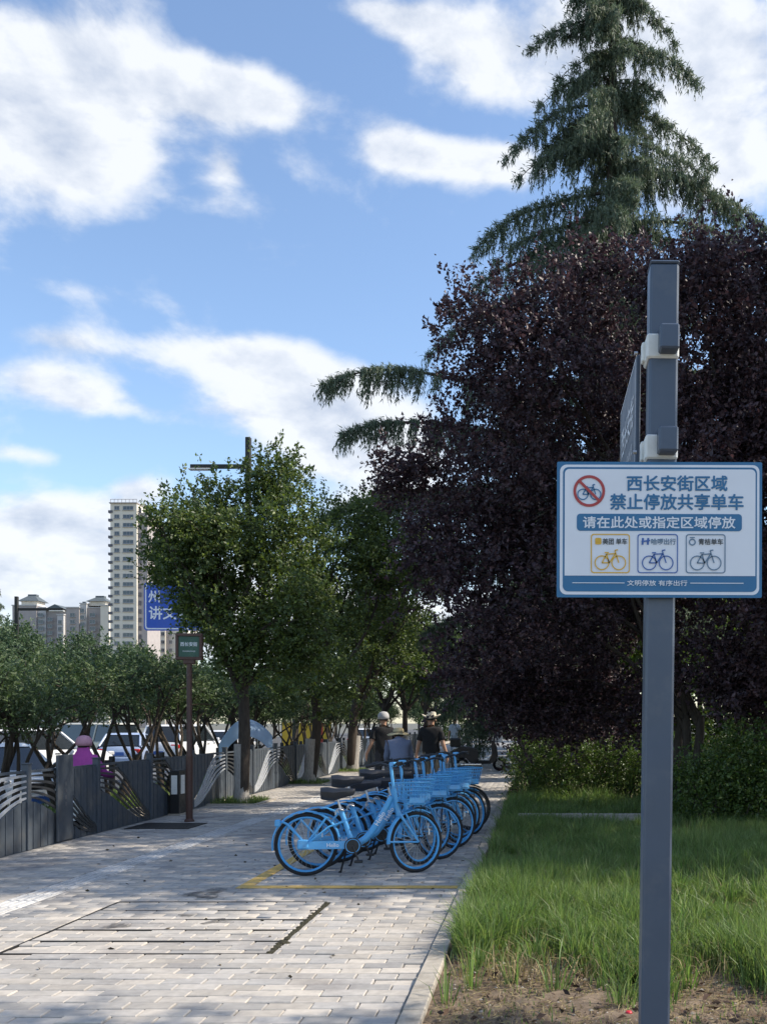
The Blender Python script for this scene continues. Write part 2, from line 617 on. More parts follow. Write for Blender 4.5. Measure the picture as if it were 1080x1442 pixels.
near, far = [], []
for i in range(260):
    y, spans = row_cells(i)
    if CY0 <= y + BD / 2 <= CY1:
        k = round((y - CY0) / BD)
    for (a, b) in spans:
        xc = (a + b) / 2
        yc = y + BD / 2
        sx = VPX + FPX * xc / yc
        seen = -30 < sx < 1080 and yc > 4.9
        near.append((yc if seen else yc + 1000, xc, b - a))
near.sort()
rb = random.Random(3)
for (yk, xc, w) in near[:298]:
    o = bpy.data.objects.new('paver', brick_mesh(w))
    o.location = (xc, yk, rb.gauss(0, .0024) - (.006 if rb.random() < .05 else 0))
    o.rotation_euler = (rb.gauss(0, .009), rb.gauss(0, .006), rb.gauss(0, .007))
    link(o, pavement)
jb = MB()
jb_v, jb_f = [], []
for (yk, xc, w) in near[298:]:
    yc = yk if yk < 1000 else yk - 1000
    v, f = brick_verts(w, BD)
    n = len(jb_v)
    dz = rb.gauss(0, .0016)
    tx, ty = rb.gauss(0, .005), rb.gauss(0, .005)
    jb_v += [(p[0] + xc, p[1] + yc, p[2] + dz + p[0] * tx + p[1] * ty) for p in v]
    jb_f += [tuple(q + n for q in ff) for ff in f]
o = link(bpy.data.objects.new('paver_field', np_mesh('paver_field', jb_v, np.array(jb_f), M_PAVE_ISL)), pavement)
stuff(o)
fb = MB()
fb.box(((XL + XR) / 2, 82, -.018), (XR - XL, 90.4, .035))
# beyond the last built row the paving is too far away to tell the pavers apart
fo = fb.build('far_paving', mat('paving_far', (.265, .26, .255), .85, var=.2, vscale=3, bump=.3, bscale=30), pavement)
# the ribbed tactile tiles
tt = MB()
tt.box((0, 0, -.024), (.294, .294, .05), bev=.005)
for k in range(4):
    tt.box((-.108 + k * .072, 0, .004), (.034, .27, .008), bev=.003)
tmesh = tt.mesh('tactile_tile', M_TACT)
for k in range(76):
    o = bpy.data.objects.new('tactile_tile', tmesh)
    o.location = ((TX0 + TX1) / 2, 4.3 + k * .3, rb.gauss(0, .002))
    link(o, pavement)
# steel edges of the inspection cover: four slabs of pavers with dark gaps between them
st = MB()
for k in range(6):
    y = CY0 + k * (CY1 - CY0) / 5
    st.box(((CX0 + CX1) / 2, y, -.004), (CX1 - CX0 - .03, .017 + .009 * (k % 2), .014))
st.box((CX0, (CY0 + CY1) / 2, -.006), (.014, CY1 - CY0, .012))
st.build('cover_frame', M_STEEL_DARK, pavement)
ms = MB()
for k in range(70):
    t = rb.random()
    y = CY0 + t * (CY1 - CY0)
    ms.lathe([(.004, -.012), (rb.uniform(.015, .042), -.006), (rb.uniform(.008, .02), .004), (.002, .007)], (CX1 + rb.gauss(0, .012), y, 0), 6)
ms.box((CX1, (CY0 + CY1) / 2, -.012), (.03, CY1 - CY0, .02))
stuff(ms.build('moss_joint', M_MOSS, pavement))
# yellow parking frame painted on the pavers
for (x0, x1, y0, y1) in ((-2.86, -.76, 9.30, 9.44), (-2.86, -2.73, 9.445, 16.6)):
    ym = MB()
    nx, ny = max(1, int((x1 - x0) / .25)), max(1, int((y1 - y0) / .25))
    ym.box(((x0 + x1) / 2, (y0 + y1) / 2, .005), (x1 - x0, y1 - y0, .004))
    structure(ym.build('parking_marking', M_YEL))
wm = MB(); wm.box((-2.2, 38, .005), (.12, 24, .004)); structure(wm.build('path_line', M_LINE))

# damp stains and a few fallen leaves on the paving
st_m = mat('damp_stain', (.085, .078, .07), .6, var=.3, vscale=20)
_n, _l = st_m.node_tree.nodes, st_m.node_tree.links
_g = _n.new('ShaderNodeNewGeometry'); _t = _n.new('ShaderNodeTexNoise'); _t.inputs['Scale'].default_value = 9; _t.inputs['Detail'].default_value = 6
_r = _n.new('ShaderNodeMapRange'); _r.inputs[1].default_value = .36; _r.inputs[2].default_value = .62; _r.inputs[4].default_value = .8
_x = _n.new('ShaderNodeMixShader'); _tr = _n.new('ShaderNodeBsdfTransparent')
_l.new(_g.outputs['Position'], _t.inputs['Vector']); _l.new(_t.outputs['Fac'], _r.inputs[0]); _l.new(_r.outputs[0], _x.inputs[0])
_l.new(_tr.outputs[0], _x.inputs[1]); _l.new(_n['Principled BSDF'].outputs[0], _x.inputs[2]); _l.new(_x.outputs[0], _n['Material Output'].inputs[0])
for (cx, cy, a, b_) in ((-3.05, 9.0, .17, .24), (-3.25, 7.6, .10, .09), (-2.52, 7.75, .10, .10), (-2.85, 8.0, .07, .07)):
    s_ = MB()
    n = 18
    pts = []
    for k in range(n):
        an = 2 * math.pi * k / n
        rr = 1 + .35 * math.sin(3 * an + cx * 9) + .2 * rb.uniform(-1, 1)
        pts.append((cx + a * rr * math.cos(an), cy + b_ * rr * math.sin(an), .0065))
    s_.add(pts, [tuple(range(n))])
    structure(s_.build('damp_stain', st_m))

# flush kerbstones between paving and lawn
kerb = empty('kerb', (0, 0, 0)); structure(kerb)
km = MB(); km.box((0, 0, -.085), (.124, .742, .19), bev=.008); kmesh = km.mesh('kerbstone', M_KERB)
for k in range(60):
    o = bpy.data.objects.new('kerbstone', kmesh)
    o.location = (-.672 + rb.gauss(0, .003), 4.2 + k * .75, rb.gauss(.012, .003))
    o.rotation_euler = (0, 0, rb.gauss(0, .004))
    link(o, kerb)

# lawn soil: one uneven sheet
nx, ny = 60, 150
xs = np.concatenate([np.linspace(-.608, 5, 46), np.linspace(5.4, 40, nx - 46)])
ys = np.concatenate([np.linspace(2, 18, 110), np.linspace(18.6, 90, ny - 110)])
gx, gy = np.meshgrid(xs, ys)
gz = -.005 + .018 * np.sin(gx * 3.1 + gy * 1.3) * np.sin(gy * 2.7) + .012 * RNG.standard_normal(gx.shape) * (gy < 18)
gz = np.where(gx < -.55, -.02, gz)
V = np.stack([gx, gy, gz], -1).reshape(-1, 3)
idx = np.arange(nx * ny).reshape(ny, nx)
F = np.stack([idx[:-1, :-1], idx[:-1, 1:], idx[1:, 1:], idx[1:, :-1]], -1).reshape(-1, 4)
structure(link(bpy.data.objects.new('lawn_soil', np_mesh('lawn_soil', V, F, M_SOIL, True))))

# concrete edging across the lawn
ed = empty('lawn_edging', (0, 0, 0)); tag(ed, 'low pale concrete edging crossing the lawn in front of the hedge', 'edging')
em = MB(); em.box((0, 0, -.06), (.49, .12, .28), bev=.01); emesh = em.mesh('edging_stone', M_KERB)
for k in range(9):
    o = bpy.data.objects.new('edging_stone', emesh)
    o.location = (-.05 + k * .5, 15.3 + rb.gauss(0, .01), .075); o.rotation_euler = (0, rb.gauss(0, .01), rb.gauss(0, .015))
    link(o, ed)

# planted strip beyond the fence, with its own kerb
pl = MB(); pl.box((-8.75, 50, -.24), (1.5, 100, .16))
structure(pl.build('planting_strip', M_SOIL))
pk = MB()
for x in (-9.56, -7.94):
    pk.box((x, 50, -.225), (.12, 100, .2))
structure(pk.build('strip_kerb', M_KERB))


# ------------------------------------------------------------------ leaves and grass
def unit(a):
    return a / np.maximum(np.linalg.norm(a, axis=-1, keepdims=True), 1e-9)


def leaves(P, D, length, width, rng, fold=.25):
    """rhombic folded leaves at points P along directions D"""
    n = len(P)
    D = unit(D)
    R = unit(rng.standard_normal((n, 3)))
    S = unit(np.cross(D, R))
    Nn = np.cross(D, S)
    l = (length * rng.uniform(.65, 1.2, (n, 1))); w = width * l / length * rng.uniform(.8, 1.2, (n, 1))
    base = P
    mid = P + D * l * .45
    v = np.empty((n, 4, 3), np.float32)
    v[:, 0] = base
    v[:, 1] = mid + S * w * .5 + Nn * w * fold
    v[:, 2] = P + D * l
    v[:, 3] = mid - S * w * .5 + Nn * w * fold
    b = (np.arange(n) * 4)[:, None]
    f = np.concatenate([b + np.array([[0, 1, 2]]), b + np.array([[0, 2, 3]])], 0)
    return v.reshape(-1, 3), f


def crown_points(blobs, n_twigs, per, twig_len, rng, inner=.35, up=.35, lump=.22):
    """twigs spread through lobes of a crown, leaves along each twig"""
    B = np.array(blobs, float)
    wts = (B[:, 3] * B[:, 4] + B[:, 4] * B[:, 5] + B[:, 3] * B[:, 5]); wts /= wts.sum()
    pick = rng.choice(len(B), n_twigs, p=wts)
    d = unit(rng.standard_normal((n_twigs, 3)))
    rad = inner + (1.03 - inner) * rng.random((n_twigs, 1)) ** .55
    ph = pick[:, None] * 1.7
    rad = rad * (1 + lump * np.sin(d[:, :1] * 5 + ph) * np.sin(d[:, 1:2] * 6 + ph * 2) + lump * .8 * np.sin(d[:, 2:] * 9 + d[:, :1] * 7 + ph))
    c = B[pick]
    P = c[:, :3] + d * rad * c[:, 3:6]
    D = unit(d * .8 + np.array([0, 0, up]) + rng.standard_normal((n_twigs, 3)) * .55)
    Lt = twig_len * rng.uniform(.5, 1.35, (n_twigs, 1))
    t = (np.arange(per) + .5) / per
    PP = P[:, None, :] + D[:, None, :] * (Lt[:, None, :] * t[None, :, None]) + rng.standard_normal((n_twigs, per, 3)) * .018
    DD = D[:, None, :] * .45 + rng.standard_normal((n_twigs, per, 3)) * .62 + np.array([0, 0, -.15])
    return PP.reshape(-1, 3), DD.reshape(-1, 3)


def sublobes(blobs, n, f, seed):
    """break every lobe of a crown into smaller clumps sitting on it"""
    rg = np.random.default_rng(seed + 500)
    res = []
    for q in blobs:
        q = np.array(q, float)
        res.append((*q[:3], *(q[3:] * .62)))
        for k in range(n):
            d = unit(rg.standard_normal(3))
            ff = f * rg.uniform(.7, 1.25)
            res.append((*(q[:3] + d * q[3:] * (1.02 - ff * .55)), *(q[3:] * ff)))
    return res


def crown_object(name, blobs, n_twigs, per, twig_len, leaf_l, leaf_w, material, parent, seed, shoots=(), **kw):
    rng = np.random.default_rng(seed)
    sub_n = kw.pop('sub', 0)
    if sub_n:
        blobs = sublobes(blobs, sub_n, .36 if sub_n > 8 else .40, seed)
    stray = kw.pop('stray', 0)
    P, D = crown_points(blobs, n_twigs, per, twig_len, rng, **kw)
    if stray:                                        # leafy shoots reaching out of the lobes
        Bq = np.array(blobs); shoots = list(shoots)
        for q in Bq[rng.integers(0, len(Bq), stray)]:
            d = unit(rng.standard_normal(3) + np.array([0, 0, .25]))
            a = q[:3] + d * q[3:] * .8
            d2 = unit(d + rng.standard_normal(3) * .3 + np.array([0, 0, .2]))
            shoots.append((tuple(a), tuple(a + d2 * rng.uniform(.5, 1.1)), int(rng.integers(22, 42))))
    for (s0, s1, k) in shoots:                       # long leafy shoots standing out of the crown
        t = rng.random((k, 1))
        a, b = np.array(s0), np.array(s1)
        P = np.concatenate([P, a + (b - a) * t + rng.standard_normal((k, 3)) * .035])
        D = np.concatenate([D, unit((b - a)[None]) * .6 + rng.standard_normal((k, 3)) * .6])
    V, F = leaves(P, D, leaf_l, leaf_w, rng)
    return link(bpy.data.objects.new(name, np_mesh(name, V, F, material)), parent)


def limb(mb, a, b, r0, r1, rng, bend=.12, n=6, seg=7):
    a, b = Vector(a), Vector(b)
    u, w = frame_of(b - a)
    ln = (b - a).length
    k1, k2 = rng.uniform(-bend, bend), rng.uniform(-bend, bend)
    pts, rs = [], []
    for i in range(n + 1):
        t = i / n
        s = math.sin(t * math.pi)
        pts.append(a + (b - a) * t + (u * k1 + w * k2) * ln * s + Vector((0, 0, .06 * ln * s)))
        rs.append(r0 + (r1 - r0) * t)
    mb.tube(pts, rs, seg)
    return pts


def tree(name, label, base, fork_z, trunk_r, blobs, twigs, per, twig_len, ll, lw, material, seed, group=None, wash=0.0, stems=1, limbs=14,
         shoots=(), cat='tree', lean=(0, 0), **kw):
    rng = random.Random(seed)
    root = empty(name, base)
    tag(root, label, cat, group)
    bx, by, bz = base
    loc = [(b[0] - bx, b[1] - by, b[2] - bz, b[3], b[4], b[5]) for b in blobs]
    mb = MB()
    tops = []
    for s in range(stems):
        ox, oy = (0, 0) if stems == 1 else (rng.uniform(-.12, .12), rng.uniform(-.12, .12))
        tx, ty = (lean if stems == 1 else (rng.uniform(-.5, .5) + lean[0], rng.uniform(-.4, .4) + lean[1]))
        pts = limb(mb, (ox, oy, -.1), (ox + tx, oy + ty, fork_z), trunk_r / math.sqrt(stems), trunk_r * .72 / math.sqrt(stems), rng, .05, 6, 10)
        tops.append(pts[-1])
        if stems == 1:                                # root flare
            mb.tube([(0, 0, -.1), (0, 0, .08), (0, 0, .3)], [trunk_r * 1.5, trunk_r * 1.2, trunk_r * 1.0], 10)
    lobes = sorted(loc, key=lambda q: -q[3])
    for i, q in enumerate(lobes[:limbs]):
        a = tops[i % len(tops)]
        e = Vector((q[0], q[1], q[2]))
        low = a - Vector((0, 0, rng.uniform(0, .25) * fork_z))
        pts = limb(mb, low, e, trunk_r * .5 / math.sqrt(stems) * rng.uniform(.8, 1.1), trunk_r * .12, rng, .14)
        for j in range(3):
            d = Vector((rng.gauss(0, 1), rng.gauss(0, 1), rng.gauss(.3, .8))).normalized()
            limb(mb, pts[rng.randint(2, 5)], e + Vector((d.x * q[3], d.y * q[4], d.z * q[5])) * .85, trunk_r * .16, .006, rng, .1, 4, 5)
    mb.build('trunk', M_BARK, root, True, fix=False)
    if wash:
        wb = MB()
        zs = [0.01, wash * .25, wash * .5, wash * .75, wash]
        wb.tube([(lean[0] * z / fork_z, lean[1] * z / fork_z, z) for z in zs], [trunk_r * (1.32 if z < .05 else 1.1) for z in zs], 12)
        wb.build('limewash', M_BARK_W, root, True)
    crown_object('crown', loc, twigs, per, twig_len, ll, lw, material, root, seed,
                 [(tuple(np.array(a) - np.array(base)), tuple(np.array(b) - np.array(base)), k) for a, b, k in shoots], **kw)
    return root


def blobs_at(lst, Y, depth=1.0, jitter=.8, seed=0):
    """lobes given as picture x, y, radius x, radius y on a tree standing at depth Y"""
    rg = random.Random(seed)
    res = []
    for q in lst:
        x, y, rx, ry = q[:4]
        dy = q[4] if len(q) > 4 else rg.uniform(-jitter, jitter)
        p = px(x, y, Y + dy)
        s = (Y + dy) / FPX
        res.append((p.x, p.y, p.z, rx * s, max(rx, ry) * s * depth, ry * s))
    return res

# ------------------------------------------------------------------ buildings
M_CREAM = mat('cream_render', (.66, .61, .52), .85, var=.06, vscale=.15)
M_GREYTILE = mat('grey_tile_wall', (.36, .325, .31), .8, var=.1, vscale=.3)
M_PALE = mat('pale_render', (.48, .47, .46), .85, var=.06, vscale=.2)
M_ROOFT = mat('dark_roof_tile', (.09, .11, .12), .7, var=.15, vscale=.5)
M_PANE = glass_mat('window_pane', (.05, .065, .08))
M_WFRAME = mat('window_frame', (.30, .30, .31), .5)
M_BALC = mat('balcony_metal', (.10, .10, .12), .6)


def window_meshes(w, h, nm=2):
    fr = MB()
    t = .12
    fr.box((0, -.05, h / 2 - t / 2), (w, .14, t)); fr.box((0, -.05, -h / 2 + t / 2), (w, .14, t))
    for k in range(nm + 1):
        fr.box((-w / 2 + t / 2 + (w - t) * k / nm, -.052, 0), (t, .14, h - 2 * t - .01))
    fr.box((0, -.16, -h / 2 - .12), (w + .3, .42, .12))
    pn = MB(); pn.box((0, .0, 0), (w - .03, .08, h - .03))
    return fr.mesh('window', M_WFRAME), pn.mesh('pane', M_PANE)


WCACHE = {}


def window(parent, x, y, z, w, h, rz=0.0, nm=2):
    k = (w, h, nm)
    if k not in WCACHE:
        WCACHE[k] = window_meshes(w, h, nm)
    f, p = WCACHE[k]
    o = link(bpy.data.objects.new('window', f), parent); o.location = (x, y, z); o.rotation_euler = (0, 0, rz)
    q = link(bpy.data.objects.new('pane', p), o)
    return o


def fx(x, Y): return (x - VPX) * Y / FPX
def fz(y, Y): return EYE + (VPY - y) * Y / FPX


# the tall cream tower
TY = 345.0
tower = empty('apartment_tower', (fx(174, TY), TY, -.4))
tag(tower, 'tall cream apartment tower with stacked windows and a grey side bay', 'building')
tx0, tx1, tx2 = fx(156, TY) - tower.location.x, fx(193, TY) - tower.location.x, fx(206, TY) - tower.location.x
TH = fz(709, TY) + .4
b = MB(); b.box(((tx0 + tx1) / 2, 6, TH / 2), (tx1 - tx0, 12, TH)); b.build('wall', M_CREAM, tower)
b = MB(); b.box(((tx1 + tx2) / 2, 7.2, TH / 2 - 1.5), (tx2 - tx1, 12, TH - 3)); b.build('side_bay', M_GREYTILE, tower)
b = MB()
b.box(((tx0 + tx1) / 2, -.1, TH + .15), (tx1 - tx0 + .6, 1.0, .3)); b.box(((tx0 + tx1) / 2, 6.3, TH + .15), (tx1 - tx0 + .6, 11.7, .3))
for k in range(8):
    b.box((tx0 + (tx1 - tx0) * k / 7, .1, TH + .9), (.12, .12, 1.2))
b.box(((tx0 + tx1) / 2, .1, TH + 1.5), (tx1 - tx0, .14, .14))
b.build('parapet', M_GREYTILE, tower)
FH = 11.9 * TY / FPX
nfl = int(TH / FH)
W0 = tx1 - tx0
for k in range(nfl):
    z = TH - 1.6 - k * FH
    if z < 8: break
    window(tower, tx0 + W0 * .25, -.04, z, W0 * .19, 1.35, 0, 2)
    window(tower, tx0 + W0 * .68, -.04, z, W0 * .40, 1.35, 0, 3)
    bl = MB(); bl.box((tx0 + .02, .6, z - 1.25), (1.5, 1.6, .9)); bl.build('balcony', M_BALC, tower)
    sb = MB(); sb.box((tx1 + (tx2 - tx1) * .22, 1.1, z - .6), (.9, .3, 1.6)); sb.build('air_vent', M_BALC, tower)


def mid_block(label, Y, parts, roofs, base_y=935, wins=()):
    cx = sum(p[0] + p[1] for p in parts) / (2 * len(parts))
    root = empty('apartment_block', (fx(cx, Y), Y, -.4))
    tag(root, label, 'building', 'apartment blocks far across the road')
    ox = root.location.x
    for i, (x0, x1, ytop, m_) in enumerate(parts):
        a, c, h = fx(x0, Y) - ox, fx(x1, Y) - ox, fz(ytop, Y) + .4
        dep = .8 * (i % 3)
        b = MB(); b.box(((a + c) / 2, 7 + dep, h / 2), (c - a - .02, 14, h)); b.build('wall', m_, root)
        b = MB(); b.box(((a + c) / 2, 7 + dep, h + .2), (c - a + .5, 14.6, .4)); b.build('cornice', M_PALE, root)
    for (x0, x1, yb, yt, kind) in roofs:
        a, c, zb, zt = fx(x0, Y) - ox, fx(x1, Y) - ox, fz(yb, Y) + .4, fz(yt, Y) + .4
        m_ = (a + c) / 2; w = (c - a) / 2
        b = MB()
        if kind == 'pavilion':
            wl = MB(); hgt = (zt - zb) * .45
            wl.box((m_, 6, zb + hgt / 2), (w * 1.5, w * 1.5, hgt)); wl.build('roof_pavilion', M_CREAM, root)
            zz = zb + hgt
            b.add([(m_ - w, 6 - w, zz), (m_ + w, 6 - w, zz), (m_ + w, 6 + w, zz), (m_ - w, 6 + w, zz),
                   (m_ - w * .35, 6 - w * .3, zt - .3), (m_ + w * .35, 6 - w * .3, zt - .3), (m_ + w * .35, 6 + w * .3, zt - .3), (m_ - w * .35, 6 + w * .3, zt - .3)],
                  [(0, 1, 5, 4), (1, 2, 6, 5), (2, 3, 7, 6), (3, 0, 4, 7), (4, 5, 6, 7), (3, 2, 1, 0)])
            b.box((m_, 6, zt), (w * .8, w * .5, .7))
        else:
            b.prism([(m_ - w, zb), (m_ + w, zb), (m_, zt)], 'y', -.6, 14)
        b.build('roof', M_ROOFT, root)
    for (x0, y0, y1, step, w_) in wins:
        yy = y0
        while yy < y1:
            window(root, fx(x0, Y) - ox, -.05, fz(yy, Y) + .4, w_, 1.5, 0, 2)
            yy += step
    return root


BY = 400.0
mid_block('grey tiled apartment block with pavilion roof and gable beside a pale stair strip', BY,
          [(18, 52, 853, M_GREYTILE), (52, 64, 856, M_PALE), (64, 93, 858, M_GREYTILE), (81, 90, 866, M_PALE)],
          [(22, 52, 853, 836, 'pavilion'), (64, 93, 858, 851, 'gable')], wins=[(58, 866, 925, 9.5, 2.2), (85.5, 876, 925, 9.5, 1.6), (71, 872, 925, 9.5, 2.0)])
mid_block('grey apartment block with dark pavilion roof next to the tower', BY - 14,
          [(94, 112, 856, M_GREYTILE), (112, 121, 850, M_PALE), (121, 142, 856, M_GREYTILE), (142, 154, 853, M_CREAM)],
          [(118, 148, 852, 838, 'pavilion'), (104, 115, 856, 846, 'pavilion')], wins=[(116.5, 860, 925, 9.5, 1.7), (103, 866, 925, 9.5, 2.0), (131, 866, 925, 9.5, 2.2)])
mid_block('cream apartment block partly hidden behind the blue road sign', BY + 25,
          [(203, 233, 800, M_CREAM), (233, 238, 803, M_GREYTILE), (238, 262, 800, M_CREAM)],
          [], wins=[(205, 812, 930, 11.5, 1.6), (230, 812, 930, 11.5, 1.6), (241, 812, 930, 11.5, 1.4)])

# ------------------------------------------------------------------ trees
# purple-leaved plums on the right
PA = [(690, 470, 75, 70), (760, 440, 80, 70), (840, 400, 75, 60), (910, 400, 80, 65), (790, 540, 110, 90), (830, 600, 80, 70, 2.2), (730, 640, 70, 60, 2.0), (960, 600, 80, 80, 2.2), (690, 590, 90, 80), (900, 540, 110, 100),
      (605, 680, 70, 50), (575, 668, 45, 36), (625, 800, 60, 60), (660, 740, 95, 80), (760, 690, 120, 110), (880, 690, 120, 110), (680, 860, 85, 75), (780, 830, 120, 110), (900, 850, 120, 110),
      (690, 960, 75, 60), (780, 970, 110, 75), (890, 985, 110, 60), (650, 940, 40, 40)]
plumA = blobs_at([(q_[0], q_[1], q_[2] * .93, q_[3] * .9) + tuple(q_[4:]) for q_ in PA], 17.0, .9, 1.5, 4)
SHO = []
for (x0, y0, x1, y1) in ((660, 450, 617, 362), (650, 470, 640, 375), (640, 500, 600, 450), (650, 540, 604, 515), (600, 660, 520, 640), (660, 430, 650, 372),
                         (700, 420, 690, 372), (640, 590, 610, 560), (830, 380, 835, 335), (900, 360, 905, 322), (740, 390, 735, 372)):
    SHO.append((tuple(px(x0, y0, 17)), tuple(px(x1, y1, 17)), 60))
tree('plum_tree', 'dark purple-leaved plum tree with upright shoots beside the bicycle row', (2.5, 17.2, 0), 1.7, .17, plumA, 8200, 15, .34, .085, .052, M_PLUM, 21,
     group=None, stems=3, shoots=SHO, sub=10, inner=.25, stray=260)
PB = [(980, 390, 80, 70), (1060, 370, 90, 60), (1000, 500, 110, 100), (1100, 480, 110, 110), (1010, 640, 110, 110), (1110, 650, 120, 120), (1000, 800, 110, 110),
      (1110, 820, 120, 120), (1010, 940, 100, 70), (1110, 960, 110, 60)]
tree('plum_tree', 'dark purple-leaved plum tree behind the grey sign post', (4.05, 16.2, 0), 1.6, .16, blobs_at([(a, c + 8, r * .93, q * .9) for a, c, r, q in PB], 15.8, .9, 1.2, 8), 6200, 15, .34, .085, .052, M_PLUM, 22,
     stems=3, sub=10, inner=.25, stray=150, shoots=[(tuple(px(990, 360, 15.8)), tuple(px(985, 318, 15.8)), 50), (tuple(px(1050, 350, 15.8)), tuple(px(1052, 305, 15.8)), 50)])
# plum added just out of view, placed to shade the paving in front
tree('plum_tree', 'broad purple-leaved plum tree added out of view to shade the paving', (7.6, 11.9, 0), 2.4, .2,
     [(7.6, 11.6, 4.6, 2.2, 2.0, 1.5), (8.0, 12.8, 6.2, 2.4, 2.2, 1.6), (7.4, 11.4, 8.2, 2.3, 1.9, 1.7), (8.4, 11.6, 10.2, 2.3, 2.0, 1.7), (7.6, 12.8, 11.9, 2.0, 2.0, 1.4), (8.4, 13.6, 8.8, 2.0, 1.9, 1.6), (7.8, 10.8, 6.0, 1.8, 1.3, 1.3), (9.4, 12, 4.8, 2, 2.2, 1.5), (8.2, 11.2, 13.2, 1.5, 1.5, 1.0)], 3700, 13, .42, .135, .085, M_PLUM, 23, stems=3)
tree('plum_tree', 'tall unseen purple-leaved plum tree added to shade the path and fence', (9.2, 16.4, 0), 2.4, .2,  # unseen tree, added tall enough to throw shade across to the fence
     [(9.2, 16.2, 4.6, 2.4, 1.9, 1.6), (8.8, 16.8, 6.8, 2.5, 1.8, 1.8), (9.4, 15.8, 9.0, 2.5, 2.0, 1.8), (8.8, 16.6, 11.4, 2.4, 1.9, 1.7), (9.2, 16, 13.4, 2.0, 1.8, 1.4)], 2900, 12, .46, .145, .09, M_PLUM, 25, stems=3)
tree('plum_tree', 'unseen purple-leaved plum tree added to dapple the nearest paving', (6.0, 4.8, 0), 2.0, .15,  # added outside the view for dappled shade on the foreground
     [(5.6, 4.9, 5.6, 1.4, .9, 1.0), (6.4, 4.7, 6.9, 1.6, 1.1, 1.1), (5.4, 5.3, 7.8, 1.2, .8, .9), (6.6, 5.2, 8.9, 1.2, .9, .9), (5.6, 4.2, 4.4, 1.0, .8, .7)], 1100, 12, .36, .10, .062, M_PLUM, 24, stems=2)


# deodar cedars with hanging branchlets
def cedar(name, label, base, height, branches, seed, group=None, fine=1.0):
    rng = np.random.default_rng(seed); rr = random.Random(seed)
    root = empty(name, base); tag(root, label, 'tree', group)
    tr = MB()
    tr.tube([(0, 0, -.1), (0, 0, height * .3), (.05, 0, height * .7), (0, 0, height)], [.32, .26, .13, .02], 10)
    P, D = [], []
    for (z0, azm, length, lift, droop) in branches:
        d = np.array([math.cos(azm), math.sin(azm), 0.0]); side = np.array([-d[1], d[0], 0])
        n = max(6, int(length * 5))
        pts = []
        for i in range(n + 1):
            t = i / n
            pts.append(np.array([0, 0, z0]) + d * length * t + np.array([0, 0, 1.0]) * (lift * length * (t - t * t) - droop * length * t ** 1.4 - .07 * length * t ** 7) + side * .04 * length * math.sin(t * 5 + z0))
        tr.tube([tuple(p) for p in pts], [.07 * (length / 6) * (1 - .9 * i / n) + .006 for i in range(n + 1)], 5)
        for i in range(1, n + 1):
            t = i / n
            if t < .12: continue
            beard = rng.random()
            kb = 26                                   # needles clothing the bough itself
            P.append(pts[i] + rng.standard_normal((kb, 3)) * np.array([.10, .10, .05])); D.append(np.tile(d * .7, (kb, 1)) + rng.standard_normal((kb, 3)) * .6)
            if beard < .10: continue
            beard = .4 + .75 * rng.random()
            spread = .95 * (1 - .75 * t) * min(1.0, length / 4)
            for s in range(14 if length < 5 else 19):
                off = rng.uniform(-1, 1) * spread
                along = rng.uniform(-.12, .12)
                p0 = pts[i] + side * off + d * along + np.array([0, 0, -.10 * abs(off)])
                # the side twig itself carries needles
                k = 5
                tt = rng.random((k, 1))
                P.append(pts[i] + (p0 - pts[i]) * tt + rng.standard_normal((k, 3)) * .03)
                D.append(np.tile(d * .5 + np.array([0, 0, .4]), (k, 1)) + rng.standard_normal((k, 3)) * .5)
                hl = beard * rng.uniform(.55, 1.1) * min(1.0, .5 + length / 8) * (1.1 - .65 * t ** 3)
                k = int(hl * 44)
                tt = (rng.random(k) ** 1.5)[:, None]
                sway = rng.standard_normal(3) * .07 + d * .10
                P.append(p0 + np.array([0, 0, -1.0]) * hl * tt + sway * tt + rng.standard_normal((k, 3)) * .022 * (1.2 - tt))
                D.append(np.array([0, 0, -1.0]) + rng.standard_normal((k, 3)) * .36)
    for k in range(60):                               # leader
        z = height - rr.random() * 2.2
        P.append(np.array([[0, 0, z]]) + rng.standard_normal((10, 3)) * .10); D.append(rng.standard_normal((10, 3)) + np.array([0, 0, .3]))
    tr.build('trunk', M_BARK, root, True, fix=False)
    P = np.concatenate(P); D = np.concatenate(D)
    if fine < 1:
        keep = rng.random(len(P)) < fine
        P, D = P[keep], D[keep]
    n = len(P); D = unit(D); Sd = unit(np.cross(D, rng.standard_normal((n, 3)))); ln = rng.uniform(.1, .18, (n, 1)); w = .013 / math.sqrt(fine)
    V = np.stack([P - Sd * w, P + Sd * w, P + D * ln], 1).reshape(-1, 3); F = np.arange(3 * n).reshape(n, 3)   # one slim sliver for each needle tuft
    link(bpy.data.objects.new('crown', np_mesh('crown', V, F, M_NEEDLE)), root)
    return root


CY = 26.5
cb = (fx(860, CY), CY, 0)
br = []
PI = math.pi
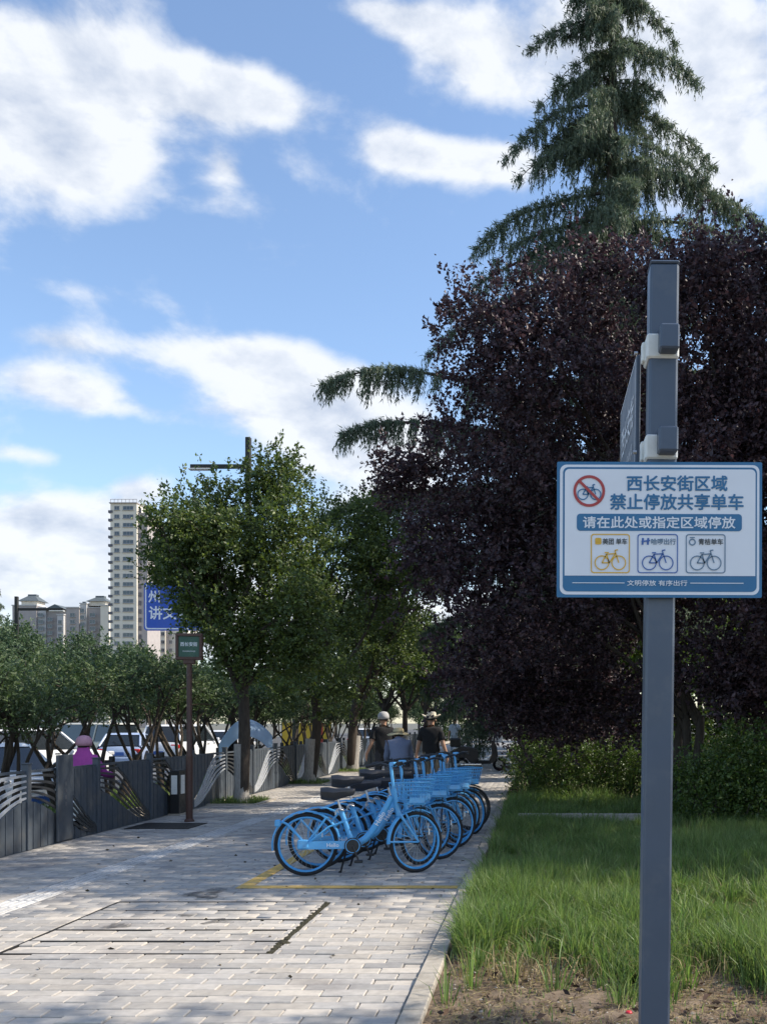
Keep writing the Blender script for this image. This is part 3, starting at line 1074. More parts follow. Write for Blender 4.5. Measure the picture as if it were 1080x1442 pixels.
# branches seen in profile: picture position of the tip, lift, droop
for (xt, yt, lift, droop) in ((800, 10, .3, .4), (905, 5, .3, .4), (752, 72, .35, .42), (950, 40, .45, .42), (790, 110, .4, .4), (765, 150, .35, .42), (972, 125, .5, .45), (720, 208, .35, .45), (1003, 212, .45, .42), (930, 170, .4, .4),
                              (735, 255, .3, .35), (676, 325, .22, .34), (1025, 290, .35, .32), (985, 250, .3, .4), (705, 362, .2, .38), (1072, 300, .26, .24), (640, 400, .25, .35), (1090, 380, .2, .3), (610, 470, .3, .3),
                              (482, 545, .34, .20), (505, 602, .30, .20), (450, 682, .32, .24), (530, 715, .2, .3), (505, 792, .16, .14), (560, 800, .12, .14), (600, 870, .10, .2), (1180, 520, .2, .3)):
    X = fx(xt, CY) - cb[0]
    Lb = abs(X) * 1.04
    droop = droop * .85 if yt < 500 else -.12 - .1 * lift if yt < 700 else .05
    br.append((fz(yt, CY) + Lb * droop, (0 if X > 0 else PI) + random.uniform(-.22, .22), Lb, lift, droop))
rc = random.Random(12)
z = 4.0
while z < 25:
    Lb = min(4.6, (26.6 - z) * .20) * rc.uniform(.5, 1.0)
    br.append((z, rc.uniform(0, 2 * PI), Lb, rc.uniform(.15, .35), rc.uniform(.15, .35)))
    z += rc.uniform(.17, .30)
for k in range(26):                                   # boughs that come towards and away from the path, hiding the stem
    z = 9 + k * .62
    br.append((z, (-PI / 2 if k % 4 else PI / 2) + rc.uniform(-.7, .7), min(3.0, (26.8 - z) * .22) * rc.uniform(.6, 1.0), rc.uniform(.2, .4), rc.uniform(.35, .5)))
cedar('deodar_cedar', 'tall deodar cedar with drooping branches rising above the plum trees', cb, 25.8, br, 31, fine=.8)
br = []
z = 2.4
while z < 11:
    Lb = min(4.6, (13.6 - z) * .42) * rc.uniform(.75, 1.05)
    br.append((z, rc.uniform(0, 2 * PI), Lb, rc.uniform(.05, .3), rc.uniform(.35, .6)))
    z += rc.uniform(.12, .24)
cedar('deodar_cedar', 'shorter deodar cedar shading the path beyond the plum trees', (-.3, 37, 0), 12.5, br, 32, fine=.5)

# street trees between paving and fence, limewashed below
GT = 'street trees along the fence'
T1 = [(338, 722, 60, 42), (392, 668, 45, 38), (278, 744, 48, 28), (226, 742, 30, 24), (250, 770, 40, 40), (242, 800, 26, 26), (262, 840, 22, 26), (310, 780, 70, 58), (400, 770, 58, 66), (285, 840, 36, 40), (345, 870, 70, 50), (420, 860, 50, 58),
      (335, 925, 36, 30), (400, 930, 50, 36)]
Y1 = 19.3
sh = [((x0, y0), (x1, y1)) for (x0, y0, x1, y1) in ((385, 660, 397, 610), (370, 660, 362, 622), (410, 660, 418, 625), (350, 680, 345, 645), (275, 710, 281, 642), (258, 710, 258, 660), (320, 700, 322, 645), (430, 690, 442, 660), (240, 700, 228, 680), (300, 670, 303, 652))]
tree('street_tree', 'leafy green street tree whose crown hides the blue road sign', (fx(340, Y1), Y1, 0), 2.6, .13, blobs_at(T1, Y1, .9, .7, 2), 4600, 13, .34, .085, .048, M_LEAF, 41, group=None, wash=1.15, sub=8, stray=70,
     shoots=[(tuple(px(a[0], a[1], Y1)), tuple(px(c[0], c[1], Y1)), 45) for a, c in sh])
Y2 = 25.3
T2 = [(470, 760, 60, 55), (520, 730, 55, 38), (500, 830, 70, 60), (440, 850, 50, 60), (540, 790, 45, 45), (430, 930, 50, 45), (480, 960, 50, 40), (410, 960, 30, 30)]
tree('street_tree', 'second limewashed street tree past the brown sign post', (fx(436, Y2), Y2, 0), 2.6, .14, blobs_at(T2, Y2, .9, .8, 5), 3000, 12, .4, .095, .055, M_LEAF, 42, wash=1.15, sub=8, lean=(.1, 0))
Y3 = 31.5
T3 = [(560, 770, 55, 45), (600, 745, 40, 35), (540, 850, 60, 55), (590, 840, 45, 50), (500, 900, 45, 40), (550, 930, 50, 40)]
tree('street_tree', 'third street tree standing level with the walkers in black', (fx(496, Y3), Y3, 0), 2.6, .17, blobs_at(T3, Y3, .9, .8, 6), 2400, 12, .45, .10, .06, M_LEAF, 43, wash=1.15, sub=8, lean=(.2, 0))
generic = tree('street_tree', 'street tree farther along the fence beyond the walkers', (-5.9, 38, 0), 2.5, .14,
               [(-5.9 + a, 38 + b_, c, r, r, r * .8) for a, b_, c, r in ((0, 0, 5.4, 1.5), (1.2, .3, 4.6, 1.3), (-1.2, -.2, 4.4, 1.3), (.4, -.9, 3.9, 1.2), (-.3, .9, 5.9, 1.1), (1.7, -.3, 3.6, .9), (-1.6, .4, 3.4, .9))],
               2200, 11, .5, .12, .075, M_LEAF, 44, group='far street trees along the fence', wash=1.15, sub=6)
for k, (x, y, rz) in enumerate(((-6.0, 44.5, 1.0), (-5.8, 51, 2.2), (-6.0, 57.5, 3.9))):
    c = copy_tree(generic); c.location = (x, y, 0); c.rotation_euler = (0, 0, rz)
for k, (x, y, rz, s, lb) in enumerate(((2.4, 44, .6, 1.2, 0), (1.6, 53, 2.7, 1.3, 0), (4.5, 58, 4.0, 1.5, 0), (.8, 66, 1.9, 1.5, 0), (-3.0, 78, .2, 1.5, 0), (-7, 84, 2.0, 1.5, 0), (3.5, 80, 2.0, 1.6, 0))):
    c = copy_tree(generic); c.location = (x, y, 0); c.rotation_euler = (0, 0, rz); c.scale = (s, s, s)
    c['label'] = 'broad green tree closing the far end of the path'; c['group'] = 'trees at the end of the path'

# low many-stemmed trees in the planted strip behind the fence
med = []
for v in range(3):
    rv = random.Random(70 + v)
    bl = [(rv.uniform(-.95, .95), rv.uniform(-.95, .95), rv.uniform(2.2, 2.68), rv.uniform(.4, .62), rv.uniform(.42, .7), rv.uniform(.25, .4)) for _ in range(12)]
    bl += [(0, 0, 2.6, .85, .85, .5)]
    t = tree('median_tree', 'low many-stemmed evergreen tree in the planted strip behind the fence', (0, 0, 0), .95, .13, bl, 700, 10, .28, .085, .036, M_LEAF_MED, 60 + v,
             group='low trees behind the fence', stems=3, inner=.2, limbs=7)
    med.append(t)
ys = [14.0, 15.9, 17.8, 19.9, 22.3, 24.7, 27.2, 29.7, 32.2, 34.8, 37.6, 40.5, 43.6, 47, 51, 55]
MEDL = {17.8: 'low many-stemmed tree behind the fence next to the rider in pink', 19.9: 'low many-stemmed tree behind the fence in front of the pale blue hatchback',
        22.3: 'low many-stemmed tree between the pale blue hatchback and the white vehicle ahead', 24.7: 'low many-stemmed tree behind the brown street sign post', 27.2: 'low many-stemmed tree beside the light blue sunshade canopy'}
base_label = med[0]['label']
for k, y in enumerate(ys):
    c = med[k] if k < 3 else copy_tree(med[k % 3])
    c['label'] = base_label; c.location = (-8.6 + rc.uniform(-.15, .15), y, -.17); c.rotation_euler = (0, 0, rc.uniform(0, 6.28))
    c['label'] = MEDL.get(y, c['label'])
    s = rc.uniform(.94, 1.06) * (.93 if y < 18 else 1.0); c.scale = (s * 1.06, s * 1.06, s * .97)

# trees beyond the road
ft = tree('roadside_tree', 'pale green tree on the far side of the road', (-33, 62, -.4), 2.4, .2,
          [(-33 + a, 62 + b_, c, r, r, r * .85) for a, b_, c, r in ((0, 0, 5.6, 2.2), (1.8, .3, 4.4, 1.8), (-1.8, -.2, 4.2, 1.8), (.4, -1.2, 3.6, 1.6), (-.5, .9, 6.6, 1.3), (2.4, 0, 3, 1.3), (-2.4, 0, 3, 1.3))],
          1500, 10, .7, .22, .13, M_LEAF_FAR, 51, group='trees beyond the road')
for k, (x, y, s) in enumerate(((-37, 66, 1.05), (-33, 70, 1.0), (-31, 76, .95), (-34, 82, 1.0), (-29, 86, .85), (-34, 56, .9), (-33, 94, 1.0), (-28, 100, .9), (-30, 112, 1.0), (-25, 122, .9), (-24, 140, 1.0), (-18, 150, 1.0), (-12, 150, 1.0), (-30, 52, .8))):
    c = copy_tree(ft); c.location = (x, y, -.4); c.rotation_euler = (0, 0, rc.uniform(0, 6.28)); c.scale = (s, s, s)
# a conifer peeping in beside the far lamp
br = []
z = 2.0
while z < 15.4:
    br.append((z, rc.uniform(0, 2 * PI), min(3.6, (16.2 - z) * .28), .05, .35)); z += .16
cedar('conifer', 'dark conifer beyond the road beside the street lamp', (fx(-10, 90), 90, -.4), 15.8, br, 33, fine=.2)

# hedge and bushes at the back of the lawn
def leafy(name, label, cat, blobs, twigs, per, tl, ll, lw, material, seed, base, group=None, stem_r=.02, **kw):
    root = empty(name, base); tag(root, label, cat, group)
    rg = random.Random(seed)
    loc = [(b_[0] - base[0], b_[1] - base[1], b_[2] - base[2], b_[3], b_[4], b_[5]) for b_ in blobs]
    st = MB()
    for q in loc:
        for k in range(4):
            limb(st, (q[0] * .8 + rg.uniform(-.2, .2), q[1] + rg.uniform(-.1, .1), -.05), (q[0] + rg.uniform(-1, 1) * q[3] * .6, q[1] + rg.uniform(-1, 1) * q[4] * .6, q[2] + q[5] * .5), stem_r, .004, rg, .1, 4, 5)
    st.build('stem', M_BARK, root, True, fix=False)
    crown_object('foliage', loc, twigs, per, tl, ll, lw, material, root, seed, **kw)
    return root


hb = [(-.15 + k * .42, 19.2 + random.uniform(-.15, .15), .62, .42, .5, .55 + .06 * math.sin(k * 2.1)) for k in range(9)]
leafy('hedge', 'clipped evergreen hedge at the back of the lawn under the plum trees', 'hedge', hb, 3000, 10, .16, .05, .03, M_HEDGE, 81, (1.1, 19.2, 0), inner=.5)
hb = [(2.6 + k * .45, 18.2 + random.uniform(-.2, .2), .75, .5, .55, .62) for k in range(8)]
leafy('hedge', 'evergreen hedge continuing behind the grey sign post', 'hedge', hb, 2600, 10, .16, .05, .03, M_HEDGE, 82, (4.2, 18.2, 0), inner=.5)
bb = [(2.5, 14.6, .55, .5, .5, .5), (3.1, 14.9, .75, .6, .55, .7), (3.7, 14.6, .85, .6, .6, .75), (2.2, 15.2, .5, .4, .45, .45), (3.2, 14.4, .4, .6, .5, .4), (4.3, 14.8, .8, .6, .6, .7)]
leafy('bush', 'loose leafy green bush at the lawn end behind the grey post', 'bush', bb, 2600, 9, .24, .06, .035, M_HEDGE, 83, (3.1, 14.7, 0), inner=.3)
sbm = [(-.9, 23.5, .7, .6, .8, .75), (-.5, 25, .8, .7, .8, .85), (-.2, 22, .6, .6, .7, .65), (.4, 24, .9, .8, .8, .9)]
leafy('bush', 'dark shrub beside the path behind the parked scooter', 'bush', [(x + 1.0, y + 9.5, z, a, b_, c) for x, y, z, a, b_, c in sbm], 1300, 9, .3, .07, .045, M_HEDGE, 84, (.7, 33, 0), inner=.3)
# purple foliage hanging low over the far edge of the lawn
leafy('plum_shrub', 'low purple-leaved plum shrub at the corner of hedge and path', 'bush', [(.1, 21.5, 1.0, .7, .8, .9), (.3, 22.5, 1.9, .8, .9, 1.0), (-.3, 23.5, 2.8, .8, .9, .9), (.9, 21.5, 1.6, .9, .9, 1.2), (-.2, 22.2, 3.3, .9, .8, .8)], 2200, 12, .3, .085, .05, M_PLUM, 85, (-.2, 22, 0), inner=.3)

bk_ = [(1.6 + k * 1.5, 27.5 + random.uniform(-.6, .6), 1.9, 1.3, 1.1, 2.1 + .4 * math.sin(k * 1.7)) for k in range(10)]
leafy('tall_hedge', 'tall dark green shrubbery closing the view beneath the plum trees', 'hedge', bk_, 4600, 9, .4, .16, .10, M_HEDGE, 86, (7.5, 27.5, 0), inner=.3)
for k, (x, y, rz, sc_) in enumerate(((6, 36, .6, 1.2), (10, 33, 1.7, 1.2), (14, 37, 2.7, 1.3), (9, 44, 4.0, 1.4), (19, 40, 1.9, 1.3), (4.6, 50, 1.2, 1.3))):
    c = copy_tree(generic); c.location = (x, y, 0); c.rotation_euler = (0, 0, rz); c.scale = (sc_, sc_, sc_)
    c['label'] = 'green tree standing beyond the shrubbery behind the plum trees'; c['group'] = 'trees behind the shrubbery'

for k, (x, y, rz, sc_) in enumerate(((4.6, 31.5, .3, 1.15), (2.6, 35.2, 2.1, 1.1), (3.6, 40.5, 3.3, 1.15), (2.0, 48.5, 1.1, 1.15), (3.0, 61, 5.0, 1.3))):
    c = copy_tree(generic); c.location = (x, y, 0); c.rotation_euler = (0, 0, rz); c.scale = (sc_, sc_, sc_)
    c['label'] = 'green tree on the lawn side of the path beyond the parked scooter'; c['group'] = 'trees on the lawn side of the path'
ek = [(-9.5 + k * 1.7, 92 + random.uniform(-.6, .6), 1.2, 1.5, 1.0, 1.7 + .4 * math.sin(k * 1.7)) for k in range(11)]
leafy('far_hedge', 'dense green shrubbery across the far end of the path', 'hedge', ek, 1800, 9, .6, .22, .13, M_HEDGE, 87, (-1, 92, 0), inner=.3)

# ------------------------------------------------------------------ writing
def text_mesh(body, width, material, bold=0.0, height=None, name='lettering'):
    """flat lettering centred on the origin in the xz plane, scaled to a width"""
    cu = bpy.data.curves.new('t', 'FONT')
    cu.body = body; cu.size = 1.0; cu.resolution_u = 2
    to = bpy.data.objects.new('t', cu); COL.objects.link(to)
    bpy.context.view_layer.update()
    me = bpy.data.meshes.new_from_object(to.evaluated_get(bpy.context.evaluated_depsgraph_get()))
    bpy.data.objects.remove(to); bpy.data.curves.remove(cu)
    n = len(me.vertices)
    co = np.zeros(n * 3, np.float32); me.vertices.foreach_get('co', co); co = co.reshape(-1, 3)
    lo, hi = co.min(0), co.max(0); c = (lo + hi) / 2
    s = width / (hi[0] - lo[0]); sy = s if height is None else height / (hi[1] - lo[1])
    new = np.zeros_like(co); new[:, 0] = (co[:, 0] - c[0]) * s; new[:, 2] = (co[:, 1] - c[1]) * sy
    me.vertices.foreach_set('co', new.ravel())
    if bold:                                        # heavier strokes: the outline repeated with small shifts, each a hair deeper
        F = [tuple(p.vertices) for p in me.polygons]
        mb = MB()
        k = bold * s
        for i, (ax, az_) in enumerate(((0, 0), (k, 0), (-k, 0), (0, k), (0, -k), (k * .7, k * .7), (-k * .7, -k * .7), (k * .7, -k * .7), (-k * .7, k * .7))):
            mb.add((new + np.array([ax, i * 6e-5, az_])).tolist(), F)
        return mb.mesh(name, material, fix=False)
    me.materials.clear(); me.materials.append(material)
    me.name = name; me.update()
    return me


def rrect(x0, z0, x1, z1, r, n=5):
    pts = []
    for (cx, cz, a0) in ((x1 - r, z1 - r, 0), (x0 + r, z1 - r, 90), (x0 + r, z0 + r, 180), (x1 - r, z0 + r, 270)):
        for k in range(n + 1):
            a = math.radians(a0 + 90 * k / n)
            pts.append((cx + r * math.cos(a), cz + r * math.sin(a)))
    return pts


def flat(mb, poly, y):
    mb.add([(p[0], y, p[1]) for p in poly], [tuple(range(len(poly)))])


def ring2d(mb, cx, cz, r0, r1, y, n=28):
    V = [(cx + r * math.cos(2 * math.pi * k / n), y, cz + r * math.sin(2 * math.pi * k / n)) for r in (r0, r1) for k in range(n)]
    mb.add(V, [(k, (k + 1) % n, n + (k + 1) % n, n + k) for k in range(n)])


def stroke(mb, p, q, w, y):
    dx, dz = q[0] - p[0], q[1] - p[1]
    l = math.hypot(dx, dz) or 1
    nx, nz = -dz / l * w / 2, dx / l * w / 2
    mb.add([(p[0] + nx, y, p[1] + nz), (p[0] - nx, y, p[1] - nz), (q[0] - nx, y, q[1] - nz), (q[0] + nx, y, q[1] + nz)], [(0, 1, 2, 3)])


def bike_icon(mb, cx, cz, s, y, w):
    """little bicycle drawing, s = width"""
    R = s * .235
    for x in (-.265, .265):
        ring2d(mb, cx + x * s, cz - .12 * s, R - w, R, y, 22)
    P = {'r': (-.265, -.12), 'f': (.265, -.12), 'b': (-.03, -.12), 's': (-.12, .15), 'h': (.16, .17), 'h2': (.14, .27), 'h3': (.24, .29), 's1': (-.18, .2), 's2': (-.05, .2)}
    Q = {k: (cx + v[0] * s, cz + v[1] * s) for k, v in P.items()}
    for a, c in (('r', 'b'), ('b', 's'), ('r', 's'), ('s', 'h'), ('b', 'h'), ('f', 'h2'), ('h2', 'h3'), ('s1', 's2')):
        stroke(mb, Q[a], Q[c], w * 1.05, y)


# ------------------------------------------------------------------ the sign on the grey post
M_SBLUE = mat('sign_blue', (.025, .15, .31), .35, var=.04, vscale=5)
M_SWHITE = mat('sign_white', (.76, .78, .82), .38, var=.03, vscale=5)
M_SRED = mat('sign_red', (.42, .05, .045), .4)
M_SYEL = mat('sign_yellow', (.72, .42, .04), .4)
M_SNAVY = mat('sign_navy', (.05, .13, .38), .4)
M_SSLATE = mat('sign_slate', (.13, .21, .30), .4)
M_SDARK = mat('sign_dark', (.05, .06, .07), .4)
PZ = 3.45
post = empty('sign_post', (.4035, PZ, 0))
post.rotation_euler = (0, math.radians(.72), 0)
tag(post, 'square blue-grey steel post carrying the white and blue bicycle parking notice', 'sign post')
PXO = post.location.x
b = MB(); b.box((0, 0, 1.5875), (.1, .1, 3.175), bev=.008); b.build('post', M_POLE, post)
b = MB(); b.box((0, 0, 3.18), (.102, .102, .010), bev=.004); b.build('post_cap', M_POLE, post)
b = MB(); b.box((0, 0, .012), (.24, .24, .02), bev=.004)
for sx in (-1, 1):
    for sy in (-1, 1): b.lathe([(.012, .02), (.012, .04), (.008, .044)], (sx * .09, sy * .09, 0), 6)
b.build('base_plate', M_POLE, post)
for zc, hh in ((2.885, .085), (2.535, .085)):
    c = MB()
    c.box((-.004, 0, zc), (.112, .116, hh), bev=.006)
    c.box((-.062, .02, zc), (.018, .04, hh * .8), bev=.004)
    cl = c.build('clamp', M_WHITE, post)
    k = MB(); k.box((.012, -.085, zc + .012), (.066, .066, .085), bev=.006); k.build('clamp_lug', M_POLE, cl)
    k = MB(); k.lathe([(.007, -.012), (.007, 0)], (-.084, .02, zc), 8, 'x'); k.build('bolt', M_CHROME, cl)
bl = MB(); bl.box((-.075, .40, 2.70), (.016, .66, .40), bev=.003)
blade = bl.build('street_name_blade', mat('blade_blue', (.055, .075, .11), .4, var=.05, vscale=5), post)
bm_ = MB()
for (y0, y1, z0, z1) in ((.08, .72, 2.885, 2.892), (.08, .72, 2.508, 2.515), (.075, .083, 2.515, 2.885), (.717, .725, 2.515, 2.885)):
    bm_.add([(-.0845, y0, z0), (-.0845, y1, z0), (-.0845, y1, z1), (-.0845, y0, z1)], [(0, 1, 2, 3)])
bm_.build('blade_border', M_SWHITE, blade)
tm = text_mesh('西长安街', .50, M_SWHITE, .012)
o = link(bpy.data.objects.new('lettering', tm), blade); o.location = (-.0850, .40, 2.73); o.rotation_euler = (0, 0, math.radians(-90))
tm = text_mesh("XI CHANG AN JIE", .42, M_SWHITE, .01)
o = link(bpy.data.objects.new('lettering', tm), blade); o.location = (-.0850, .40, 2.59); o.rotation_euler = (0, 0, math.radians(-90))

SY = -.072                                    # the notice sits in front of the post
SD = PZ + SY
Sg = SD / FPX / 2.828                         # metres per unit of the drawing below
panel_c = px(928, 746, SD)
root_c = Vector((panel_c.x - PXO - math.tan(math.radians(.72)) * panel_c.z, SY, panel_c.z))


def S(x, y): return ((x - 476) * Sg, (1120 - y) * Sg)
def srect(x0, y0, x1, y1, r): a, c = S(x0, y1), S(x1, y0); return rrect(a[0], a[1], c[0], c[1], r * Sg)


p = MB(); p.prism(srect(68, 850, 884, 1390, 6), 'y', 0, .003)
panel = p.build('notice_panel', M_SBLUE, post); panel.location = root_c; panel.rotation_euler = (0, math.radians(-.55), 0)
p = MB()
for k in (-.12, .12):
    p.box((0, .012, k), (.3, .014, .03))
p.build('mounting_rail', M_CHROME, panel)
e = .0012
q = MB(); flat(q, srect(80, 862, 873, 1379, 26), -e); q.build('white_frame', M_SWHITE, panel)
q = MB(); flat(q, srect(92, 872, 863, 1367, 22), -2 * e); q.build('blue_frame', M_SBLUE, panel)
q = MB(); flat(q, [S(99, 1304)] + [S(857, 1304)] + [z_ for z_ in srect(99, 880, 857, 1304, 18)[:12]], -3 * e); q.build('white_field', M_SWHITE, panel)
q = MB(); flat(q, srect(147, 1058, 803, 1126, 14), -4 * e); q.build('blue_bar', M_SBLUE, panel)


def sign_text(body, x0, x1, yc, material, bold, layer=5, h=None):
    me = text_mesh(body, (x1 - x0) * Sg, material, bold, None if h is None else h * Sg)
    o = link(bpy.data.objects.new('lettering', me), panel)
    a = S((x0 + x1) / 2, yc); o.location = (a[0], -layer * e, a[1])


sign_text('西长安街区域', 346, 744, 936, M_SBLUE, .022, h=60)
sign_text('禁止停放共享单车', 280, 808, 1010, M_SBLUE, .022, h=62)
sign_text('请在此处或指定区域停放', 172, 776, 1092, M_SWHITE, .016, h=46)
sign_text('文明停放 有序出行', 348, 586, 1333, M_SWHITE, .012, h=22)
q = MB(); stroke(q, S(130, 1333), S(337, 1333), 3 * Sg, -5 * e); stroke(q, S(598, 1333), S(810, 1333), 3 * Sg, -5 * e); q.build('rule', M_SWHITE, panel)
q = MB(); a = S(196, 968); ring2d(q, a[0], a[1], 52 * Sg, 63 * Sg, -5 * e, 40); stroke(q, S(154, 926), S(238, 1010), 11 * Sg, -7 * e); q.build('prohibition_ring', M_SRED, panel)
q = MB(); a = S(196, 970); bike_icon(q, a[0], a[1], 96 * Sg, -6 * e, 4.2 * Sg); q.build('bicycle_pictogram', M_SBLUE, panel)
for (x0, x1, m_, txt, tx0_, icon) in ((203, 358, M_SYEL, '美团 单车', 250, 'sq'), (388, 549, M_SNAVY, '哈啰出行', 443, 'H'), (580, 738, M_SSLATE, '青桔单车', 631, 'o')):
    q = MB()
    out_, in_ = srect(x0, 1138, x1, 1294, 12), srect(x0 + 4, 1142, x1 - 4, 1290, 9)
    n = len(out_)
    q.add([(c_[0], -5 * e, c_[1]) for c_ in out_ + in_], [(k, (k + 1) % n, n + (k + 1) % n, n + k) for k in range(n)])
    q.build('operator_box', m_, panel)
    q = MB(); a = S((x0 + x1) / 2, 1238); bike_icon(q, a[0], a[1], 126 * Sg, -6 * e, 4.5 * Sg); q.build('bicycle_pictogram', m_, panel)
    sign_text(txt, tx0_, tx0_ + 97, 1168, M_SDARK if m_ is not M_SNAVY else M_SSLATE, .02, h=24)
    q = MB()
    if icon == 'sq':
        flat(q, srect(220, 1154, 245, 1180, 5), -5 * e); stroke(q, S(224, 1167), S(241, 1167), 7 * Sg, -6 * e)
    elif icon == 'H':
        for xx in (410, 431):
            stroke(q, S(xx, 1154), S(xx - 2, 1181), 8 * Sg, -5 * e)
        stroke(q, S(404, 1169), S(438, 1164), 6 * Sg, -6 * e)
    else:
        a = S(606, 1170); ring2d(q, a[0], a[1], 9 * Sg, 14 * Sg, -5 * e, 20); stroke(q, S(596, 1152), S(616, 1152), 4 * Sg, -5 * e)
    q.build('operator_mark', m_ if icon != 'sq' else M_SYEL, panel)

# ------------------------------------------------------------------ the fence
fence = empty('fence', (XF, 8.2, 0))
tag(fence, 'long dark grey metal fence with wave-shaped openings along the paving', 'fence')
BAY = 1.92
POST0 = 12.09 - 3 * BAY


def wave(t, kind):
    if kind == 'D': t = 1 - t
    s = t * t * (3 - 2 * t)
    hump = .14 * math.sin(PI * t)
    lo = .03 + .58 * s - hump * .35
    hi = min(.955, .12 + .84 * s + hump * 1.6)
    return lo, hi


M_FENCE_OBJ = mat('fence_slat_paint', (.066, .080, .098), .5, rnd='object', rnd_amt=.08, var=.12, vscale=5, dirt=(.13, .12, .105), dirt_amt=.5, dirt_scale=2.5, spec=.4)
kinds = ['D', 'L', 'L', 'D', 'D', 'L', 'L', 'D', 'L', 'D', 'L', 'D', 'L']
postm = MB(); postm.box((0, 0, .53), (.085, .085, 1.06), bev=.006); postm.box((0, 0, 1.068), (.10, .10, .016), bev=.004)
postmesh = postm.mesh('post', M_FENCE_OBJ)
NS = 20
for i in range(28):
    y0 = POST0 + i * BAY
    o = bpy.data.objects.new('post', postmesh); o.location = (0, y0 - 8.2, 0); link(o, fence)
    kind = kinds[i % len(kinds)]
    if i == 5: kind = 'D'
    rl = MB()
    rl.box((-.02, y0 - 8.2 + BAY / 2, .965), (.035, BAY - .085, .03)); rl.box((-.02, y0 - 8.2 + BAY / 2, .045), (.035, BAY - .085, .03))
    rl.build('rail', M_FENCE_OBJ, fence)
    pm = MB()
    u0, du = .045, (BAY - .09) / NS
    for k in range(NS):
        a, c = u0 + k * du + .003, u0 + (k + 1) * du - .003
        la, ha = wave(a / BAY, kind); lc, hc = wave(c / BAY, kind)
        for (za, zb, zc, zd) in ((.0, .0, lc, la), (ha, hc, .95, .95)):
            if min(zc - zb, zd - za) < .02: continue
            x0, x1 = -.009 + .006 * (k % 2), .009 + .006 * (k % 2)
            ya, yc = y0 - 8.2 + a, y0 - 8.2 + c
            V = [(x0, ya, za), (x0, yc, zb), (x0, yc, zc), (x0, ya, zd), (x1, ya, za), (x1, yc, zb), (x1, yc, zc), (x1, ya, zd)]
            Fc = [(3, 2, 1, 0), (4, 5, 6, 7), (0, 1, 5, 4), (1, 2, 6, 5), (2, 3, 7, 6), (3, 0, 4, 7)]
            if 2 <= i <= 5:
                MB().add(V, Fc).build('slat', M_FENCE_OBJ, fence)
            else:
                pm.add(V, Fc)
    if pm.v:
        pm.build('panel', M_FENCE, fence)
    for w_ in (.1, .3, .5, .7, .9):
        sm = MB(); pts, wd = [], []
        for k in range(17):
            t = k / 16
            lo, hi = wave(t, kind)
            fan = .5 + (w_ - .5) * (1.0 if kind == 'L' else .96)
            pts.append((.018, y0 - 8.2 + .05 + (BAY - .1) * t, lo + (hi - lo) * fan))
            wd.append((.028 + .03 * math.sin(PI * t)) * (.85 if kind == 'L' else .8))
        sm.ribbon(pts, wd, (0, -.25, 1), .014, (1, 0, 0))
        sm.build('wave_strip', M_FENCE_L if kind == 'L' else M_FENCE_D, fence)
b = MB(); b.box((.05, 12.96 - 8.2, .585), (.03, .42, 1.13), bev=.005); pl_ = b.build('infill_plate', M_FENCE_OBJ, fence)
b = MB()
for k in range(4): b.box((.068, 12.96 - 8.2, .5 + .09 * k), (.004, .03 + .015 * (k % 2), .05))
b.build('plate_mark', mat('faded_letter', (.11, .115, .125), .6), pl_)
cbx = empty('control_box', (XF + .16, 16.75, 0)); tag(cbx, 'slim dark control box with a white label standing against the fence', 'box')
b = MB(); b.box((0, 0, .38), (.16, .34, .76), bev=.008); b.build('housing', M_BLACK, cbx)
b = MB(); b.box((.083, 0, .52), (.006, .17, .32)); b.box((0.0, -.173, .52), (.10, .006, .32)); b.build('label_plate', M_WHITE, cbx)
b = MB(); b.box((0, 0, .015), (.2, .38, .03)); b.build('plinth', M_KERB, cbx)

# roadside bollard rail beyond the planted strip
rail = empty('road_railing', (-9.75, 12, ROAD_Z)); tag(rail, 'low roadside railing of short dark posts joined by thin rails', 'railing')
pmesh = MB().box((0, 0, .55), (.11, .11, 1.10), bev=.012).mesh('post', M_BLACK)
for k in range(30):
    o = bpy.data.objects.new('post', pmesh); o.location = (0, k * 1.5, 0); link(o, rail)
b = MB()
for z in (.45, .75, .95): b.tube([(0, -.3, z), (0, 43.8, z)], .012, 6)
b.build('rail', M_CHROME, rail)

# ------------------------------------------------------------------ brown sign post with the green street plate
GY = 15.57
gp = empty('street_sign', (fx(267, GY), GY, 0), math.radians(8)); gp.scale = (.88, .88, .955); tag(gp, 'slender brown post with a small green street plate in a dark frame', 'street sign')
b = MB(); b.tube([(0, 0, 0), (0, 0, 1.1)], .062, 12); b.tube([(0, 0, 1.1), (0, 0, 1.13), (0, 0, 2.62)], [.062, .05, .048], 12); b.lathe([(.09, 0), (.09, .02), (.065, .05)], (0, 0, 0), 12); b.build('post', M_RUST, gp, True)
b = MB(); b.box((0, 0, 2.66), (.20, .10, .08), bev=.01); b.build('bracket', M_RUST, gp)
b = MB()
for (cx_, cz_, w_, h_) in ((0, 2.715, .46, .05), (0, 3.105, .46, .05), (-.205, 2.91, .05, .34), (.205, 2.91, .05, .34)): b.box((cx_, 0, cz_), (w_, .13, h_), bev=.006)
fr_ = b.build('sign_frame', M_RUST, gp)
b = MB(); b.box((0, 0, 2.91), (.36, .08, .34)); gpl = b.build('sign_plate', mat('street_green', (.012, .075, .05), .3, var=.05), gp)
tm = text_mesh('西长安街', .29, M_SWHITE, .012)
o = link(bpy.data.objects.new('lettering', tm), gpl); o.location = (0, -.0415, 2.95)
tm = text_mesh("XICHANG'AN JIE", .22, M_SWHITE, .008)
o = link(bpy.data.objects.new('lettering', tm), gpl); o.location = (0, -.0415, 2.83)
tp = MB(); tp.box((-5.62, 14.9, .003), (.95, .85, .012)); structure(tp.build('cover_plate', M_STEEL_DARK))

